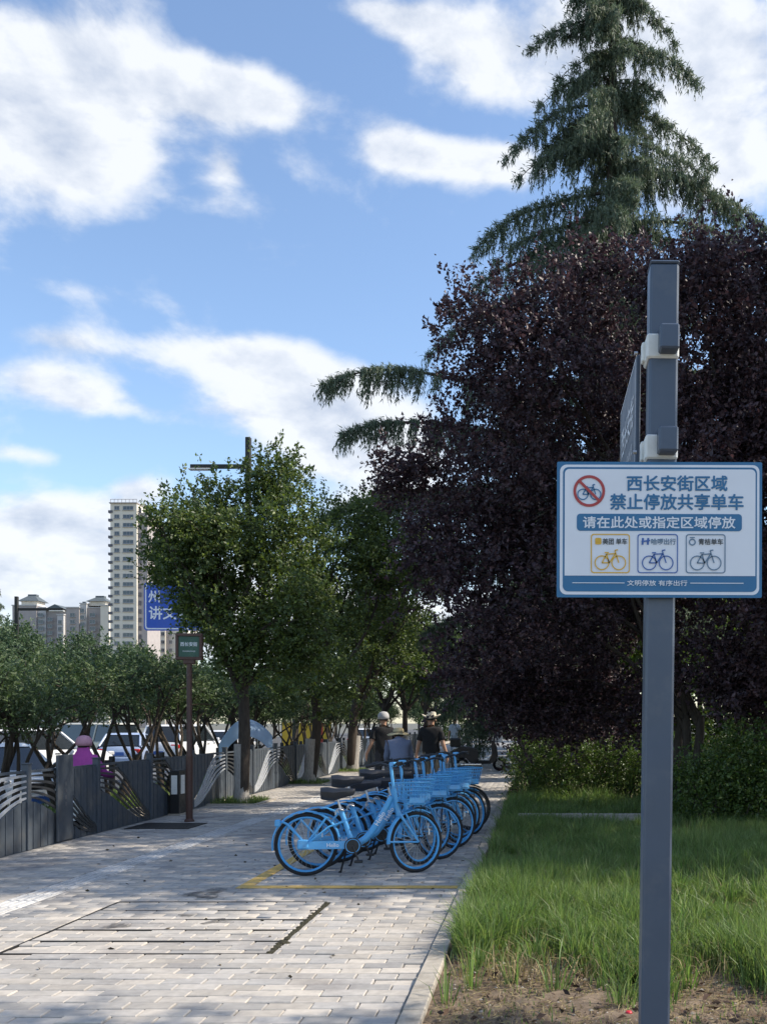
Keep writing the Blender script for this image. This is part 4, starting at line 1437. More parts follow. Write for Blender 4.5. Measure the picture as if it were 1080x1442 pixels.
# ------------------------------------------------------------------ blue road sign on its gantry, lamps
RY = 46.0
gan = empty('road_sign', (-11.4, RY, ROAD_Z)); tag(gan, 'large blue road sign with white characters hung from a gantry arm', 'road sign')
gx0, gx1 = fx(203, RY) + 11.4, fx(203, RY) + 11.4 + 3.6
zb, zt = fz(888, RY) - ROAD_Z, fz(820, RY) - ROAD_Z
b = MB(); b.tube([(0, .3, 0), (0, .3, 7.9)], [.16, .11], 10); b.build('gantry_post', M_STEEL_DARK, gan, True)
b = MB(); b.tube([(0, .3, 7.4), (gx0, .3, 7.5)], [.09, .06], 8); b.tube([(0, .3, 6.6), (gx0, .3, 6.7)], [.09, .06], 8); b.build('gantry_arm', M_STEEL_DARK, gan, True)
M_ROADB = mat('road_sign_blue', (.01, .075, .44), .35, var=.05, vscale=2)
b = MB(); b.prism(rrect(gx0, zb, gx1, zt, .16), 'y', 0, .05); bp_ = b.build('sign_board', M_ROADB, gan)
o_, i_ = rrect(gx0 + .06, zb + .06, gx1 - .06, zt - .06, .13), rrect(gx0 + .12, zb + .12, gx1 - .12, zt - .12, .1)
b = MB(); n = len(o_); b.add([(c_[0], -.006, c_[1]) for c_ in o_ + i_], [(k, (k + 1) % n, n + (k + 1) % n, n + k) for k in range(n)]); b.build('sign_border', M_SWHITE, bp_)
for txt, w_, cx_, cy_ in (('讲文明', 1.9, gx0 + 1.2, fz(863, RY) - ROAD_Z), ('州', .52, gx0 + .48, fz(840, RY) - ROAD_Z)):
    o = link(bpy.data.objects.new('lettering', text_mesh(txt, w_, M_SWHITE, .02)), bp_); o.location = (cx_, -.008, cy_)


def lamp_post(label, x, y, h, arm, zarm, down=True):
    r_ = empty('street_lamp', (x, y, ROAD_Z)); tag(r_, label, 'street lamp')
    b = MB(); b.box((0, 0, h / 2), (.20, .20, h), bev=.02); b.box((0, 0, .3), (.3, .3, .6), bev=.02); b.build('lamp_pole', M_STEEL_DARK, r_)
    b = MB(); b.box((arm / 2, 0, zarm), (abs(arm) - .2, .12, .16), bev=.01); b.build('lamp_arm', M_STEEL_DARK, r_)
    b = MB(); b.box((arm - .5 * (1 if arm > 0 else -1), 0, zarm - .11), (.9, .26, .05), bev=.01); b.build('lamp_head', M_WHITE, r_)


lamp_post('dark street lamp pole with level arm standing behind the big leafy street tree', fx(350, 38), 38, fz(616, 38) - ROAD_Z, fx(265, 38) - fx(350, 38), fz(657, 38) - ROAD_Z)
lamp_post('dark street lamp pole with level arm in front of the distant apartment blocks', fx(24, 62), 62, fz(840, 62) - ROAD_Z, fx(92, 62) - fx(24, 62), fz(858, 62) - ROAD_Z)

# ------------------------------------------------------------------ shared bicycles
RW = .322


def wheel_parts(root, loc, steer=0.0, rim_m=M_BLUE_RIM):
    w = empty('wheel', loc); w.parent = root; w.rotation_euler = (0, 0, steer)
    if 'wheel' not in WCACHE:
        t = MB(); t.torus((0, 0, 0), RW - .020, .020, seg=40, rs=8)
        r1 = MB(); r1.torus((0, 0, 0), RW - .046, .014, seg=40, rs=6, squash=1.0)
        sp = MB()
        for k in range(28):
            a = 2 * PI * k / 28; a2 = a + (.35 if k % 2 else -.35)
            s = .022 if (k // 2) % 2 else -.022
            sp.tube([(.022 * math.cos(a2), s, .022 * math.sin(a2)), ((RW - .055) * math.cos(a), 0, (RW - .055) * math.sin(a))], .0016, 3, caps=False)
        h = MB(); h.lathe([(.016, -.05), (.03, -.03), (.03, -.02), (.018, -.012), (.018, .012), (.03, .02), (.03, .03), (.016, .05)], (0, 0, 0), 12, 'y')
        rf = MB(); rf.box((.16, 0, .10), (.012, .012, .06), 0)
        WCACHE['wheel'] = (t.mesh('tyre', M_TYRE, True), sp.mesh('spokes', M_SPOKE), h.mesh('hub', M_BLACK, True), rf.mesh('reflector', M_WHITE))
        WCACHE['rimgeo'] = r1
    t, sp, h, rf = WCACHE['wheel']
    kk = ('rim', rim_m.name)
    if kk not in WCACHE:
        WCACHE[kk] = WCACHE['rimgeo'].mesh('rim', rim_m, True)
    for nm, me in (('tyre', t), ('rim', WCACHE[kk]), ('spokes', sp), ('hub', h), ('reflector', rf)):
        link(bpy.data.objects.new(nm, me), w)
    return w


def arc_strip(cx, cz, R, a0, a1, w, n=14, th=.006):
    """curved mudguard strip in the xz plane"""
    mb = MB()
    V, F = [], []
    for i in range(n + 1):
        a = math.radians(a0 + (a1 - a0) * i / n)
        for (rr, yy) in ((R, -w / 2), (R + .012, -w / 4), (R + .012, w / 4), (R, w / 2), (R - th, w / 2), (R + .012 - th, w / 4), (R + .012 - th, -w / 4), (R - th, -w / 2)):
            V.append((cx + rr * math.cos(a), yy, cz + rr * math.sin(a)))
    for i in range(n):
        for k in range(8):
            k2 = (k + 1) % 8
            F.append((i * 8 + k, i * 8 + k2, i * 8 + 8 + k2, i * 8 + 8 + k))
    F += [tuple(reversed(range(8))), tuple(range(n * 8, n * 8 + 8))]
    return mb.add(V, F)


def make_bicycle(name, label, cat, group, paint, rim_m, steer=.6, box=False):
    root = empty(name); tag(root, label, cat, group)
    rh, fh = (-.47, 0, RW), (.68, 0, RW)
    ht, hb = Vector((.41, 0, .86)), Vector((.475, 0, .60))
    b = MB()
    # step-through main tube
    b.tube([(0.02, 0, .31), (.07, 0, .335), (.13, 0, .37), (.19, 0, .44), (.26, 0, .55), (.35, 0, .71), (.40, 0, .80)], [.034, .038, .038, .036, .034, .034, .032], 10)
    b.tube([ht + Vector((0, 0, .02)), hb], .028, 10)
    b.tube([(0.01, 0, .30), (-.04, 0, .42), (-.12, 0, .66)], [.030, .028, .026], 10)
    for s in (-.06, .06):                                         # seat stays
        b.tube([(-.085, s * .35, .55), (-.24, s, .50), (-.47, s, RW)], [.010, .011, .011], 6)
        b.tube([(0, s * .5, .30), (-.2, s, .305), (-.47, s, RW)], .012, 6)
    b.lathe([(.03, -.045), (.036, -.03), (.036, .03), (.03, .045)], (0, 0, .30), 12, 'y')
    fr = b.build('frame', paint, root, True)
    o = link(bpy.data.objects.new('lettering', text_mesh('Hello', .15, M_SWHITE, .01)), fr); o.location = (.275, -.0375, .575); o.rotation_euler = (0, math.radians(-60), 0)
    c = MB(); c.prism(rrect(-.54, .272, .0, .352, .038, 4), 'y', -.074, -.036); cc = c.build('chain_case', paint, root)
    o = link(bpy.data.objects.new('lettering', text_mesh('Hello', .12, M_SWHITE, .01)), cc); o.location = (-.2, -.0755, .312)
    c = MB(); c.box((-.5, -.055, .322), (.11, .075, .10), bev=.012); c.build('lock', paint, root)
    arc_strip(rh[0], rh[2], RW + .016, 12, 190, .066).build('rear_mudguard', paint, root, True)
    st = MB()
    for s in (-.05, .05):
        st.tube([(rh[0], s, rh[2]), (rh[0] - .19, s * .7, rh[2] + .21), (rh[0] - .24, s * .6, rh[2] + .235)], .013, 6)
        st.tube([(rh[0], s, rh[2]), (rh[0] + .20, s * .7, rh[2] + .27)], .013, 6)
    st.build('mudguard_stay', paint, root, True)
    c = MB(); c.box((rh[0] - .285, 0, rh[2] + .22), (.06, .085, .075), bev=.012); c.build('rear_light', paint, root)
    wheel_parts(root, rh, 0, rim_m)
    # steering assembly turns about the head tube
    fk = empty('fork', (.475, 0, 0)); fk.parent = root; fk.rotation_euler = (0, 0, steer)

    def L_(p): return (p[0] - .475, p[1], p[2])
    f = MB()
    for s in (-.05, .05):
        f.tube([L_((.475, s * .7, .60)), L_((.51, s, .54)), L_((.68, s, RW))], [.016, .015, .011], 7)
    f.tube([L_((.475, -.04, .605)), L_((.475, .04, .605))], .02, 8)
    f.build('fork_leg', paint, fk, True)
    arc_strip(fh[0] - .475, fh[2], RW + .016, 62, 182, .064).build('front_mudguard', paint, fk, True)
    f = MB()
    for s in (-.045, .045):
        f.tube([L_((.68, s, RW)), L_((.345, s * .7, RW + .01))], .011, 6)
        f.tube([L_((.68, s, RW)), L_((.53, s * .7, .635))], .011, 6)
    f.build('mudguard_stay', paint, fk, True)
    w = wheel_parts(fk, (fh[0] - .475, 0, fh[2]), 0, rim_m)
    f = MB()
    f.tube([L_((.475, 0, .60)), L_((.41, 0, .86)), L_((.385, 0, 1.04)), L_((.375, 0, 1.12))], .017, 8)
    f.build('stem', paint, fk, True)
    f = MB(); f.tube([L_((.33, -.29, 1.135)), L_((.36, -.17, 1.150)), L_((.39, -.06, 1.125)), L_((.39, .06, 1.125)), L_((.36, .17, 1.150)), L_((.33, .29, 1.135))], .0125, 8)
    f.build('handlebar', M_BLACK, fk, True)
    f = MB(); f.box(L_((.40, 0, 1.135)), (.05, .09, .05), bev=.01); f.build('headset_cover', paint, fk)
    for s in (-1, 1):
        g_ = MB(); g_.tube([L_((.265, s * .335, 1.120)), L_((.335, s * .285, 1.137))], .019, 8); g_.build('grip', M_BLACK, fk, True)
        g_ = MB(); g_.tube([L_((.40, s * .2, 1.135)), L_((.36, s * .30, 1.105))], .007, 5); g_.tube([L_((.37, s * .18, 1.145)), L_((.47, s * .1, 1.075)), L_((.48, s * .03, .8))], .005, 5); g_.build('brake_lever', M_BLACK, fk)
    # wire basket
    bk = MB()
    if not box:
        tx0_, tx1_, tw, tz = .455, .755, .175, .945
        bx0, bx1, bw, bz = .49, .715, .14, .725

        def ringp(t):
            x0, x1, hw, z = bx0 + (tx0_ - bx0) * t, bx1 + (tx1_ - bx1) * t, bw + (tw - bw) * t, bz + (tz - bz) * t
            return [L_((x0, -hw, z)), L_((x1, -hw, z)), L_((x1, hw, z)), L_((x0, hw, z))]
        for t in (0, .2, .4, .6, .8, 1):
            R_ = ringp(t)
            for k in range(4):
                bk.tube([R_[k], R_[(k + 1) % 4]], .0075 if t == 1 else .0042, 5)
        A, B_ = ringp(0), ringp(1)
        for k in range(4):
            for j in range(8):
                u = j / 8
                p0 = Vector(A[k]).lerp(Vector(A[(k + 1) % 4]), u); p1 = Vector(B_[k]).lerp(Vector(B_[(k + 1) % 4]), u)
                bk.tube([p0, p1], .0042, 4)
        bk.box(L_((.60, 0, .722)), (.225, .28, .02), bev=.004)
        bk.build('basket', paint, fk)
        sp_ = MB(); sp_.box(L_((.60, -.149, .76)), (.19, .004, .055)); sp_.build('basket_plate', paint, fk)
        sp_ = MB()
        for s in (-.08, .08): sp_.tube([L_((.44, s * .3, .74)), L_((.52, s, .72))], .008, 5); sp_.tube([L_((.68, s * .6, RW)), L_((.69, s, .71))], .005, 5)
        sp_.build('basket_support', M_BLACK, fk)
    else:
        bk.prism([L_((.49, 0, .74))[::2], L_((.74, 0, .74))[::2], L_((.78, 0, .93))[::2], L_((.46, 0, .93))[::2]], 'y', -.19, .19)
        bk.build('basket', M_BLACK, fk)
        lid = MB(); lid.box(L_((.62, 0, .955)), (.33, .40, .04), bev=.015); lid.build('basket_lid', M_CHROME, fk)
    # saddle
    s_ = MB()
    V, F = [], []
    st_ = [(-.33, .06, .04), (-.325, .11, .085), (-.26, .13, .10), (-.19, .118, .09), (-.12, .078, .075), (-.05, .045, .06), (.0, .036, .05), (.02, .018, .03)]
    for (x, hw, hh) in st_:
        zt_ = .885 + (.02 if x < -.2 else 0) + .012 * math.sin((x + .33) * 8)
        for k in range(10):
            a = 2 * PI * k / 10
            V.append((x, hw * math.cos(a), zt_ - hh * .55 + hh * (.55 if math.sin(a) > 0 else .95) * math.sin(a)))
    for i in range(len(st_) - 1):
        for k in range(10):
            k2 = (k + 1) % 10
            F.append((i * 10 + k, i * 10 + k2, i * 10 + 10 + k2, i * 10 + 10 + k))
    F += [tuple(reversed(range(10))), tuple(range((len(st_) - 1) * 10, len(st_) * 10))]
    s_.add(V, F); sd = s_.build('saddle', M_SADDLE, root, True)
    s_ = MB(); s_.tube([(-.115, 0, .64), (-.175, 0, .86)], .014, 8); s_.build('seat_post', M_CHROME, sd, True)
    s_ = MB(); s_.tube([(-.10, -.03, .665), (-.14, -.045, .68), (-.17, -.05, .665), (-.175, -.05, .62)], .009, 6); s_.torus((-.125, 0, .665), .032, .008, seg=14, rs=5); s_.build('seat_clamp', M_CHROME, root, True)
    # crank, pedals, kickstand
    k_ = MB(); k_.lathe([(.085, -.085), (.085, -.078), (.03, -.078), (.03, -.04)], (0, 0, .30), 20, 'y'); ck = k_.build('chainring', M_BLACK, root, True)
    k_ = MB(); k_.torus((0, -.082, .30), .07, .006, seg=24, rs=5); k_.build('chainring_edge', paint, ck, True)
    k_ = MB(); k_.tube([(.06, -.10, .15), (0, -.09, .30), (0, -.06, .30), (0, .05, .30), (0, .07, .30), (-.06, .08, .45)], .011, 6); cr = k_.build('crank', M_BLACK, root, True)
    for (x, y, z) in ((.062, -.155, .145), (-.062, .135, .455)):
        k_ = MB(); k_.box((x, y, z), (.085, .10, .026), bev=.006); k_.build('pedal', M_BLACK, cr)
    k_ = MB(); k_.tube([(-.06, .05, .28), (-.13, .17, .02)], .011, 6); k_.tube([(-.13, .16, .022), (-.145, .20, .012)], .014, 6); k_.build('kickstand', M_BLACK, root, True)
    return root


bk0 = make_bicycle('shared_bicycle', 'bright blue shared bicycle with wire basket in the parked row', 'bicycle', 'blue shared bicycles parked in a row', M_BLUE, M_BLUE_RIM)
rk = random.Random(9)
ORD = ['first', 'second', 'third', 'fourth', 'fifth', 'sixth', 'seventh']
spots = [(-1.90, 10.12, 9, .52), (-1.88, 10.62, 13, .78), (-1.76, 11.10, 11, .42), (-1.76, 11.56, 14, .88), (-1.66, 12.08, 16, .36), (-1.60, 12.55, 11, .72), (-1.66, 13.02, 18, .30), (-1.52, 13.5, 13, .68)]
for i, (x, y, a, stg) in enumerate(spots):
    o = bk0 if i == 0 else copy_tree(bk0)
    o.location = (x, y, .004)
    o.rotation_euler = (math.radians(-4 + rk.uniform(-3, 2.2)), 0, math.radians(a))
    o['label'] = ('blue shared bicycle at the open end of the row, first beside the yellow cross line' if i == 0 else
                  'last blue shared bicycle of the row, next to the black bicycle' if i == len(spots) - 1 else
                  ORD[i] + ' blue shared bicycle of the row, counted from the yellow cross line')
    for ch in o.children:
        if ch.name.startswith('fork'): ch.rotation_euler = (0, 0, stg)
        if ch.name.startswith('saddle'): ch.location = (-.01 * (i % 3), 0, (0, .10, .03, .12, .0, .06, .09, .02)[i])
eb = make_bicycle('black_bicycle', 'black electric bicycle with lidded front box behind the blue bicycles', 'bicycle', None, M_BLACK, M_BLACK, .3, box=True)
eb.location = (-1.62, 14.15, .004); eb.rotation_euler = (math.radians(-4), 0, math.radians(10))
blk = empty('saddle_bicycle'); bpy.data.objects.remove(blk)


# ------------------------------------------------------------------ scooters
def make_scooter(name, label, body_m, seat_m, group=None, umbrella=None):
    root = empty(name); tag(root, label, 'scooter', group)
    R = .215
    for x in (-.58, .62):
        w = empty('wheel', (x, 0, R)); w.parent = root
        t = MB(); t.torus((0, 0, 0), R - .045, .045, seg=28, rs=8); t.build('tyre', M_TYRE, w, True)
        t = MB(); t.lathe([(.12, -.03), (.13, -.02), (.04, -.008), (.04, .008), (.13, .02), (.12, .03)], (0, 0, 0), 16, 'y'); t.build('rim', M_CHROME, w, True)
    b = MB(); b.prism([(-.15, .24), (.34, .24), (.40, .30), (.34, .33), (-.15, .33)], 'y', -.15, .15); b.build('footboard', M_BLACK, root)
    b = MB(); b.prism([(.28, .26), (.46, .28), (.58, .50), (.54, .80), (.46, 1.0), (.37, 1.0), (.36, .9), (.38, .55), (.30, .36)], 'y', -.17, .17); b.build('front_shield', body_m, root)
    b = MB(); b.prism([(-.06, .26), (-.06, .64), (-.30, .72), (-.72, .76), (-.88, .68), (-.80, .50), (-.45, .42), (-.30, .26)], 'y', -.15, .15); b.build('rear_body', body_m, root)
    b = MB(); b.prism([(-.08, .64), (-.10, .72), (-.30, .77), (-.66, .82), (-.70, .76), (-.30, .70)], 'y', -.13, .13); b.build('seat', seat_m, root)
    b = MB()
    for s in (-.08, .08): b.tube([(.62, s, R), (.50, s, .60)], .02, 8)
    b.tube([(.48, 0, .55), (.40, 0, 1.02)], .025, 8); b.build('fork', M_CHROME, root, True)
    arc_strip(.62, R, R + .03, 20, 165, .11).build('mudguard', body_m, root, True)
    arc_strip(-.58, R, R + .03, 20, 165, .11).build('mudguard', M_BLACK, root, True)
    b = MB(); b.tube([(.28, -.34, 1.04), (.38, -.16, 1.06), (.40, 0, 1.03), (.38, .16, 1.06), (.28, .34, 1.04)], .014, 8); hb_ = b.build('handlebar', M_BLACK, root, True)
    for s in (-1, 1):
        b = MB(); b.tube([(.38, s * .16, 1.06), (.36, s * .24, 1.2)], .006, 5); b.box((.36, s * .26, 1.24), (.02, .11, .07), bev=.01); b.build('mirror', M_BLACK, hb_)
    b = MB(); b.box((.45, 0, 1.0), (.12, .20, .13), bev=.03); b.build('headlight', M_WHITE, root)
    b = MB(); b.box((-.845, 0, .64), (.04, .14, .06), bev=.01); b.build('tail_light', M_RED_L, root)
    b = MB(); b.box((-.86, 0, .46), (.01, .2, .13)); b.build('number_plate', M_WHITE, root)
    b = MB(); b.tube([(-.1, .1, .24), (-.16, .24, .01)], .012, 6); b.tube([(-.1, -.1, .24), (-.16, -.2, .03)], .012, 6); b.build('stand', M_BLACK, root)
    if umbrella is not None:
        b = MB(); b.tube([(.36, 0, 1.0), (.30, 0, 1.88)], .014, 8); ub = b.build('umbrella_pole', M_CHROME, root)
        V, F = [], []
        nu, nv = 16, 8
        for i in range(nu + 1):
            for j in range(nv + 1):
                u, v = i / nu * 2 - 1, j / nv * 2 - 1
                V.append((.05 + u * .62, v * .5 * (1 - .2 * u * u), 1.96 - .40 * u * u - .42 * v * v * abs(v) - (.22 if u < 0 else .0) * u * u))
        for i in range(nu):
            for j in range(nv):
                F.append((i * (nv + 1) + j, (i + 1) * (nv + 1) + j, (i + 1) * (nv + 1) + j + 1, i * (nv + 1) + j + 1))
        MB().add(V, F).build('umbrella_canopy', umbrella, root, True)
    return root


M_GREYP = mat('grey_paint', (.02, .02, .023), .35, var=.1, coat=.3)
M_CANOPY = mat('canopy_cloth', (.42, .57, .74), .7, var=.08, vscale=3, transl=.35)
sc1 = make_scooter('parked_scooter', 'dark electric scooter parked across the path by the shrub', M_GREYP, M_SADDLE)
sc1.location = (-1.85, 31.8, 0); sc1.rotation_euler = (math.radians(3), 0, math.radians(4))
b = MB(); b.box((-.80, 0, .93), (.34, .36, .28), bev=.04); b.build('top_box', M_BLACK, sc1)
b = MB(); b.prism([(.46, 1.0), (.49, 1.0), (.36, 1.38), (.345, 1.38)], 'y', -.2, .2); b.build('windscreen', M_BLACK, sc1)
sc2 = make_scooter('canopy_scooter', 'electric scooter under a light blue sunshade canopy beyond the fence', M_GREYP, M_SADDLE, None, M_CANOPY)
sc2.location = (-7.15, 23.9, ROAD_Z); sc2.rotation_euler = (0, 0, math.radians(18))
sc3 = make_scooter('ridden_scooter', 'white scooter under the rider in the pink hat', M_WHITE, M_SADDLE)
sc3.location = (-7.28, 15.8, ROAD_Z - .02); sc3.rotation_euler = (0, 0, math.radians(100))

# ------------------------------------------------------------------ cars
M_CARW = mat('car_white', (.78, .79, .80), .3, coat=.6, var=.03)
M_CARB = mat('car_pale_blue', (.34, .42, .58), .3, coat=.6, var=.03)
M_CARC = mat('car_cream', (.55, .52, .42), .35, coat=.5, var=.03)
M_CGLASS = glass_mat('car_glass', (.015, .02, .025))
M_LENSW = mat('lamp_lens', (.5, .5, .5), .15)


def make_car(label, paint, L, W, H, belt, nose, g0, g1, r0, r1, loc, rz, group='cars on the road', cat='car', wheel_r=.33):
    """x forward. belt height, nose height; glasshouse from g0 to g1 at the belt, roof from r0 to r1"""
    root = empty('car', loc, rz); tag(root, label, cat)
    hw = W / 2
    st = [(-L / 2, .42, belt - .18, hw * .80), (-L / 2 + .10, .30, belt - .04, hw * .93), (-L / 2 + .5, .22, belt, hw), (g0, .20, belt + .01, hw), ((g0 + g1) / 2, .20, belt, hw),
          (g1, .20, belt - .02, hw), (L / 2 - .75, .20, nose + .04, hw * .99), (L / 2 - .16, .24, nose - .06, hw * .92), (L / 2, .34, nose - .20, hw * .78)]
    b = MB(); V, F = [], []
    for (x, zb_, zt_, w_) in st:
        zm = zb_ + (zt_ - zb_) * .55
        ring = [(-w_ * .86, zb_), (-w_ * .98, zb_ + .12), (-w_, zm), (-w_ * .985, zt_ - .07), (-w_ * .88, zt_), (0, zt_ + .025), (w_ * .88, zt_), (w_ * .985, zt_ - .07), (w_, zm), (w_ * .98, zb_ + .12), (w_ * .86, zb_)]
        V += [(x, y, z) for y, z in ring]
    n = 11
    for i in range(len(st) - 1):
        for k in range(n):
            k2 = (k + 1) % n
            F.append((i * n + k, i * n + k2, i * n + n + k2, i * n + n + k))
    F += [tuple(reversed(range(n))), tuple(range((len(st) - 1) * n, len(st) * n))]
    b.add(V, F); b.build('body', paint, root, True)
    # glasshouse
    wb, wr = hw * .90, hw * .74
    zb_, zr = belt - .01, H - .05
    gl = MB()
    gl.add([(g0, -wb, zb_), (g1, -wb, zb_), (g1, wb, zb_), (g0, wb, zb_), (r0, -wr, zr), (r1, -wr, zr), (r1, wr, zr), (r0, wr, zr)],
           [(0, 1, 5, 4), (1, 2, 6, 5), (2, 3, 7, 6), (3, 0, 4, 7), (4, 5, 6, 7), (3, 2, 1, 0)])
    gl.build('window_glass', M_CGLASS, root)
    rf = MB(); rf.add([(r0 - .06, -wr - .03, zr - .02), (r1 + .06, -wr - .03, zr - .02), (r1 + .06, wr + .03, zr - .02), (r0 - .06, wr + .03, zr - .02),
                       (r0 + .05, -wr * .9, H), (r1 - .12, -wr * .9, H), (r1 - .12, wr * .9, H), (r0 + .05, wr * .9, H)],
                      [(0, 1, 5, 4), (1, 2, 6, 5), (2, 3, 7, 6), (3, 0, 4, 7), (4, 5, 6, 7), (3, 2, 1, 0)]); rf.build('roof', paint, root, True)
    for s in (-1, 1):
        for (xa, xb) in ((g0, r0), (g1, r1), ((g0 + g1) / 2, (r0 + r1) / 2), (g0 * .72 + g1 * .28, r0 * .72 + r1 * .28)):
            pl_ = MB(); pl_.tube([(xa, s * (wb + .004), zb_), (xb, s * (wr + .004), zr)], .045, 6); pl_.build('pillar', paint, root, True)
        m_ = MB(); m_.box((g1 - .25, s * (hw + .10), belt + .06), (.12, .20, .13), bev=.03); m_.build('mirror', paint, root)
        l_ = MB(); l_.box((L / 2 - .17, s * hw * .70, nose - .10), (.26, .40, .15), bev=.04); l_.build('headlight', M_LENSW, root)
        l_ = MB(); l_.box((-L / 2 + .07, s * hw * .72, belt - .20), (.12, .38, .17), bev=.03); l_.build('tail_light', M_RED_L, root)
        d_ = MB(); d_.box(((g0 + g1) / 2 - .2, s * (hw + .004), belt - .13), (.18, .02, .03)); d_.box(((g0 + g1) / 2 + .75, s * (hw + .004), belt - .13), (.18, .02, .03)); d_.build('door_handle', M_CHROME, root)
        for x in (-L / 2 + .78, L / 2 - .82):
            w = empty('wheel', (x, s * (hw - .09), wheel_r)); w.parent = root
            t = MB(); t.lathe([(wheel_r - .06, -.10), (wheel_r, -.08), (wheel_r, .08), (wheel_r - .06, .10)], (0, 0, 0), 24, 'y'); t.build('tyre', M_TYRE, w, True)
            t = MB(); t.lathe([(wheel_r - .08, -.105), (.05, -.085), (.05, .085), (wheel_r - .08, .105)], (0, 0, 0), 16, 'y'); t.build('rim', M_CHROME, w, True)
            a_ = MB(); a_.lathe([(wheel_r + .07, -.012), (wheel_r + .07, .012)], (x, s * (hw - .008), wheel_r + .01), 24, 'y'); a_.build('wheel_arch', M_BLACK, root)
    for xx, ww in ((-L / 2 + .05, .16), (L / 2 - .08, .2)):
        bp_ = MB(); bp_.box((xx, 0, .39), (ww, W * .85, .22), bev=.05); bp_.build('bumper', M_BLACK if H > 1.6 else paint, root)
    for xx, zz in ((-L / 2 - .035, .62), (L / 2 + .025, .45)):
        n_ = MB(); n_.box((xx, 0, zz), (.012, .44, .14)); n_.build('number_plate', mat('number_plate_blue', (.04, .12, .4), .4), root)
    gr_ = MB(); gr_.box((L / 2 - .05, 0, nose - .16), (.14, W * .42, .12), bev=.02); gr_.build('grille', M_BLACK, root)
    wp = MB(); wp.tube([(g0 - .02, 0, zb_ + .05), (g0 * .6 + r0 * .4 - .03, .3, zb_ * .6 + zr * .4)], .008, 4); wp.build('wiper', M_BLACK, root)
    return root


Hd = math.radians(90)
make_car('pale blue hatchback seen from behind between the low trees', M_CARB, 4.2, 1.75, 1.44, .93, .82, -1.95, .95, -1.45, .35, (fx(190, 41), 41, ROAD_Z), Hd + .10)
make_car('white sport utility vehicle ahead of the pale blue hatchback', M_CARW, 4.7, 1.9, 1.78, 1.08, .98, -2.2, 1.05, -1.95, .35, (fx(262, 42.5), 42.5, ROAD_Z), Hd - .12)
make_car('white sport utility vehicle with dark rear window passing the low trees', M_CARW, 4.6, 1.85, 1.68, 1.02, .94, -2.15, 1.0, -1.8, .3, (fx(40, 31), 31.5, ROAD_Z), Hd - .55)
make_car('white saloon with sloping windscreen driving along the lane nearest the fence', M_CARW, 4.6, 1.8, 1.46, .95, .86, -1.6, 1.05, -.9, .25, (fx(-14, 19.5), 19.5, ROAD_Z), -Hd + .85)
make_car('cream van parked across the road behind the rider in pink', M_CARC, 4.6, 1.8, 1.85, 1.05, .95, -2.2, 1.5, -2.1, .9, (fx(128, 44), 44, ROAD_Z), Hd + 1.1, cat='van')
make_car('white saloon farther up the road beyond the sunshade canopy', M_CARW, 4.5, 1.8, 1.46, .93, .84, -1.7, 1.0, -1.1, .3, (fx(322, 52), 52, ROAD_Z), Hd)
make_car('white saloon beyond the third street tree up the road', M_CARW, 4.5, 1.8, 1.46, .93, .84, -1.7, 1.0, -1.1, .3, (fx(515, 66), 66, ROAD_Z), Hd)

# yellow site hoarding up the road
M_HOARD = mat('hoarding_yellow', (.62, .40, .03), .6, var=.06, vscale=2)
M_HOARDR = mat('hoarding_red', (.45, .06, .03), .6, var=.06, vscale=2)
hd = empty('hoarding', (fx(430, 58), 58, ROAD_Z)); tag(hd, 'yellow and red site hoarding standing beside the road beyond the fence', 'hoarding')
for k, (x0, x1, m_) in enumerate(((-1.35, -.45, M_HOARD), (-.44, .46, M_HOARD), (.47, 1.05, M_HOARDR), (1.06, 1.5, M_HOARD))):
    b = MB(); b.box(((x0 + x1) / 2, 0, .98), (x1 - x0, .05, 1.75)); b.build('board', m_, hd)
b = MB()
for x in (-1.37, -.445, .465, 1.055, 1.52): b.box((x, .05, .95), (.06, .06, 1.9))
b.build('frame', M_STEEL_DARK, hd)

# ------------------------------------------------------------------ people
M_SKIN = mat('skin', (.42, .24, .16), .55, var=.06, vscale=30)
M_BLACKT = mat('black_cotton', (.012, .012, .014), .9, var=.15, vscale=40)
M_TROUS = mat('dark_trousers', (.03, .032, .04), .9, var=.15, vscale=30)
M_GREYS = mat('blue_grey_shirt', (.15, .175, .25), .9, var=.12, vscale=30)
M_STRAW = mat('straw', (.52, .43, .25), .85, var=.15, vscale=60, bump=.6, bscale=200)
M_STRAWW = mat('pale_straw', (.66, .60, .48), .85, var=.12, vscale=60, bump=.6, bscale=200)
M_HAIR = mat('dark_hair', (.012, .010, .009), .7, var=.2, vscale=60)
M_PINK = mat('magenta_cape', (.42, .07, .34), .85, var=.1, vscale=15)
M_PINKL = mat('pink_hat', (.55, .30, .38), .85, var=.08, vscale=20)
M_PALES = mat('pale_shirt', (.42, .48, .55), .9, var=.08, vscale=20)
M_KHAKI = mat('khaki_shorts', (.16, .14, .11), .9, var=.1, vscale=30)


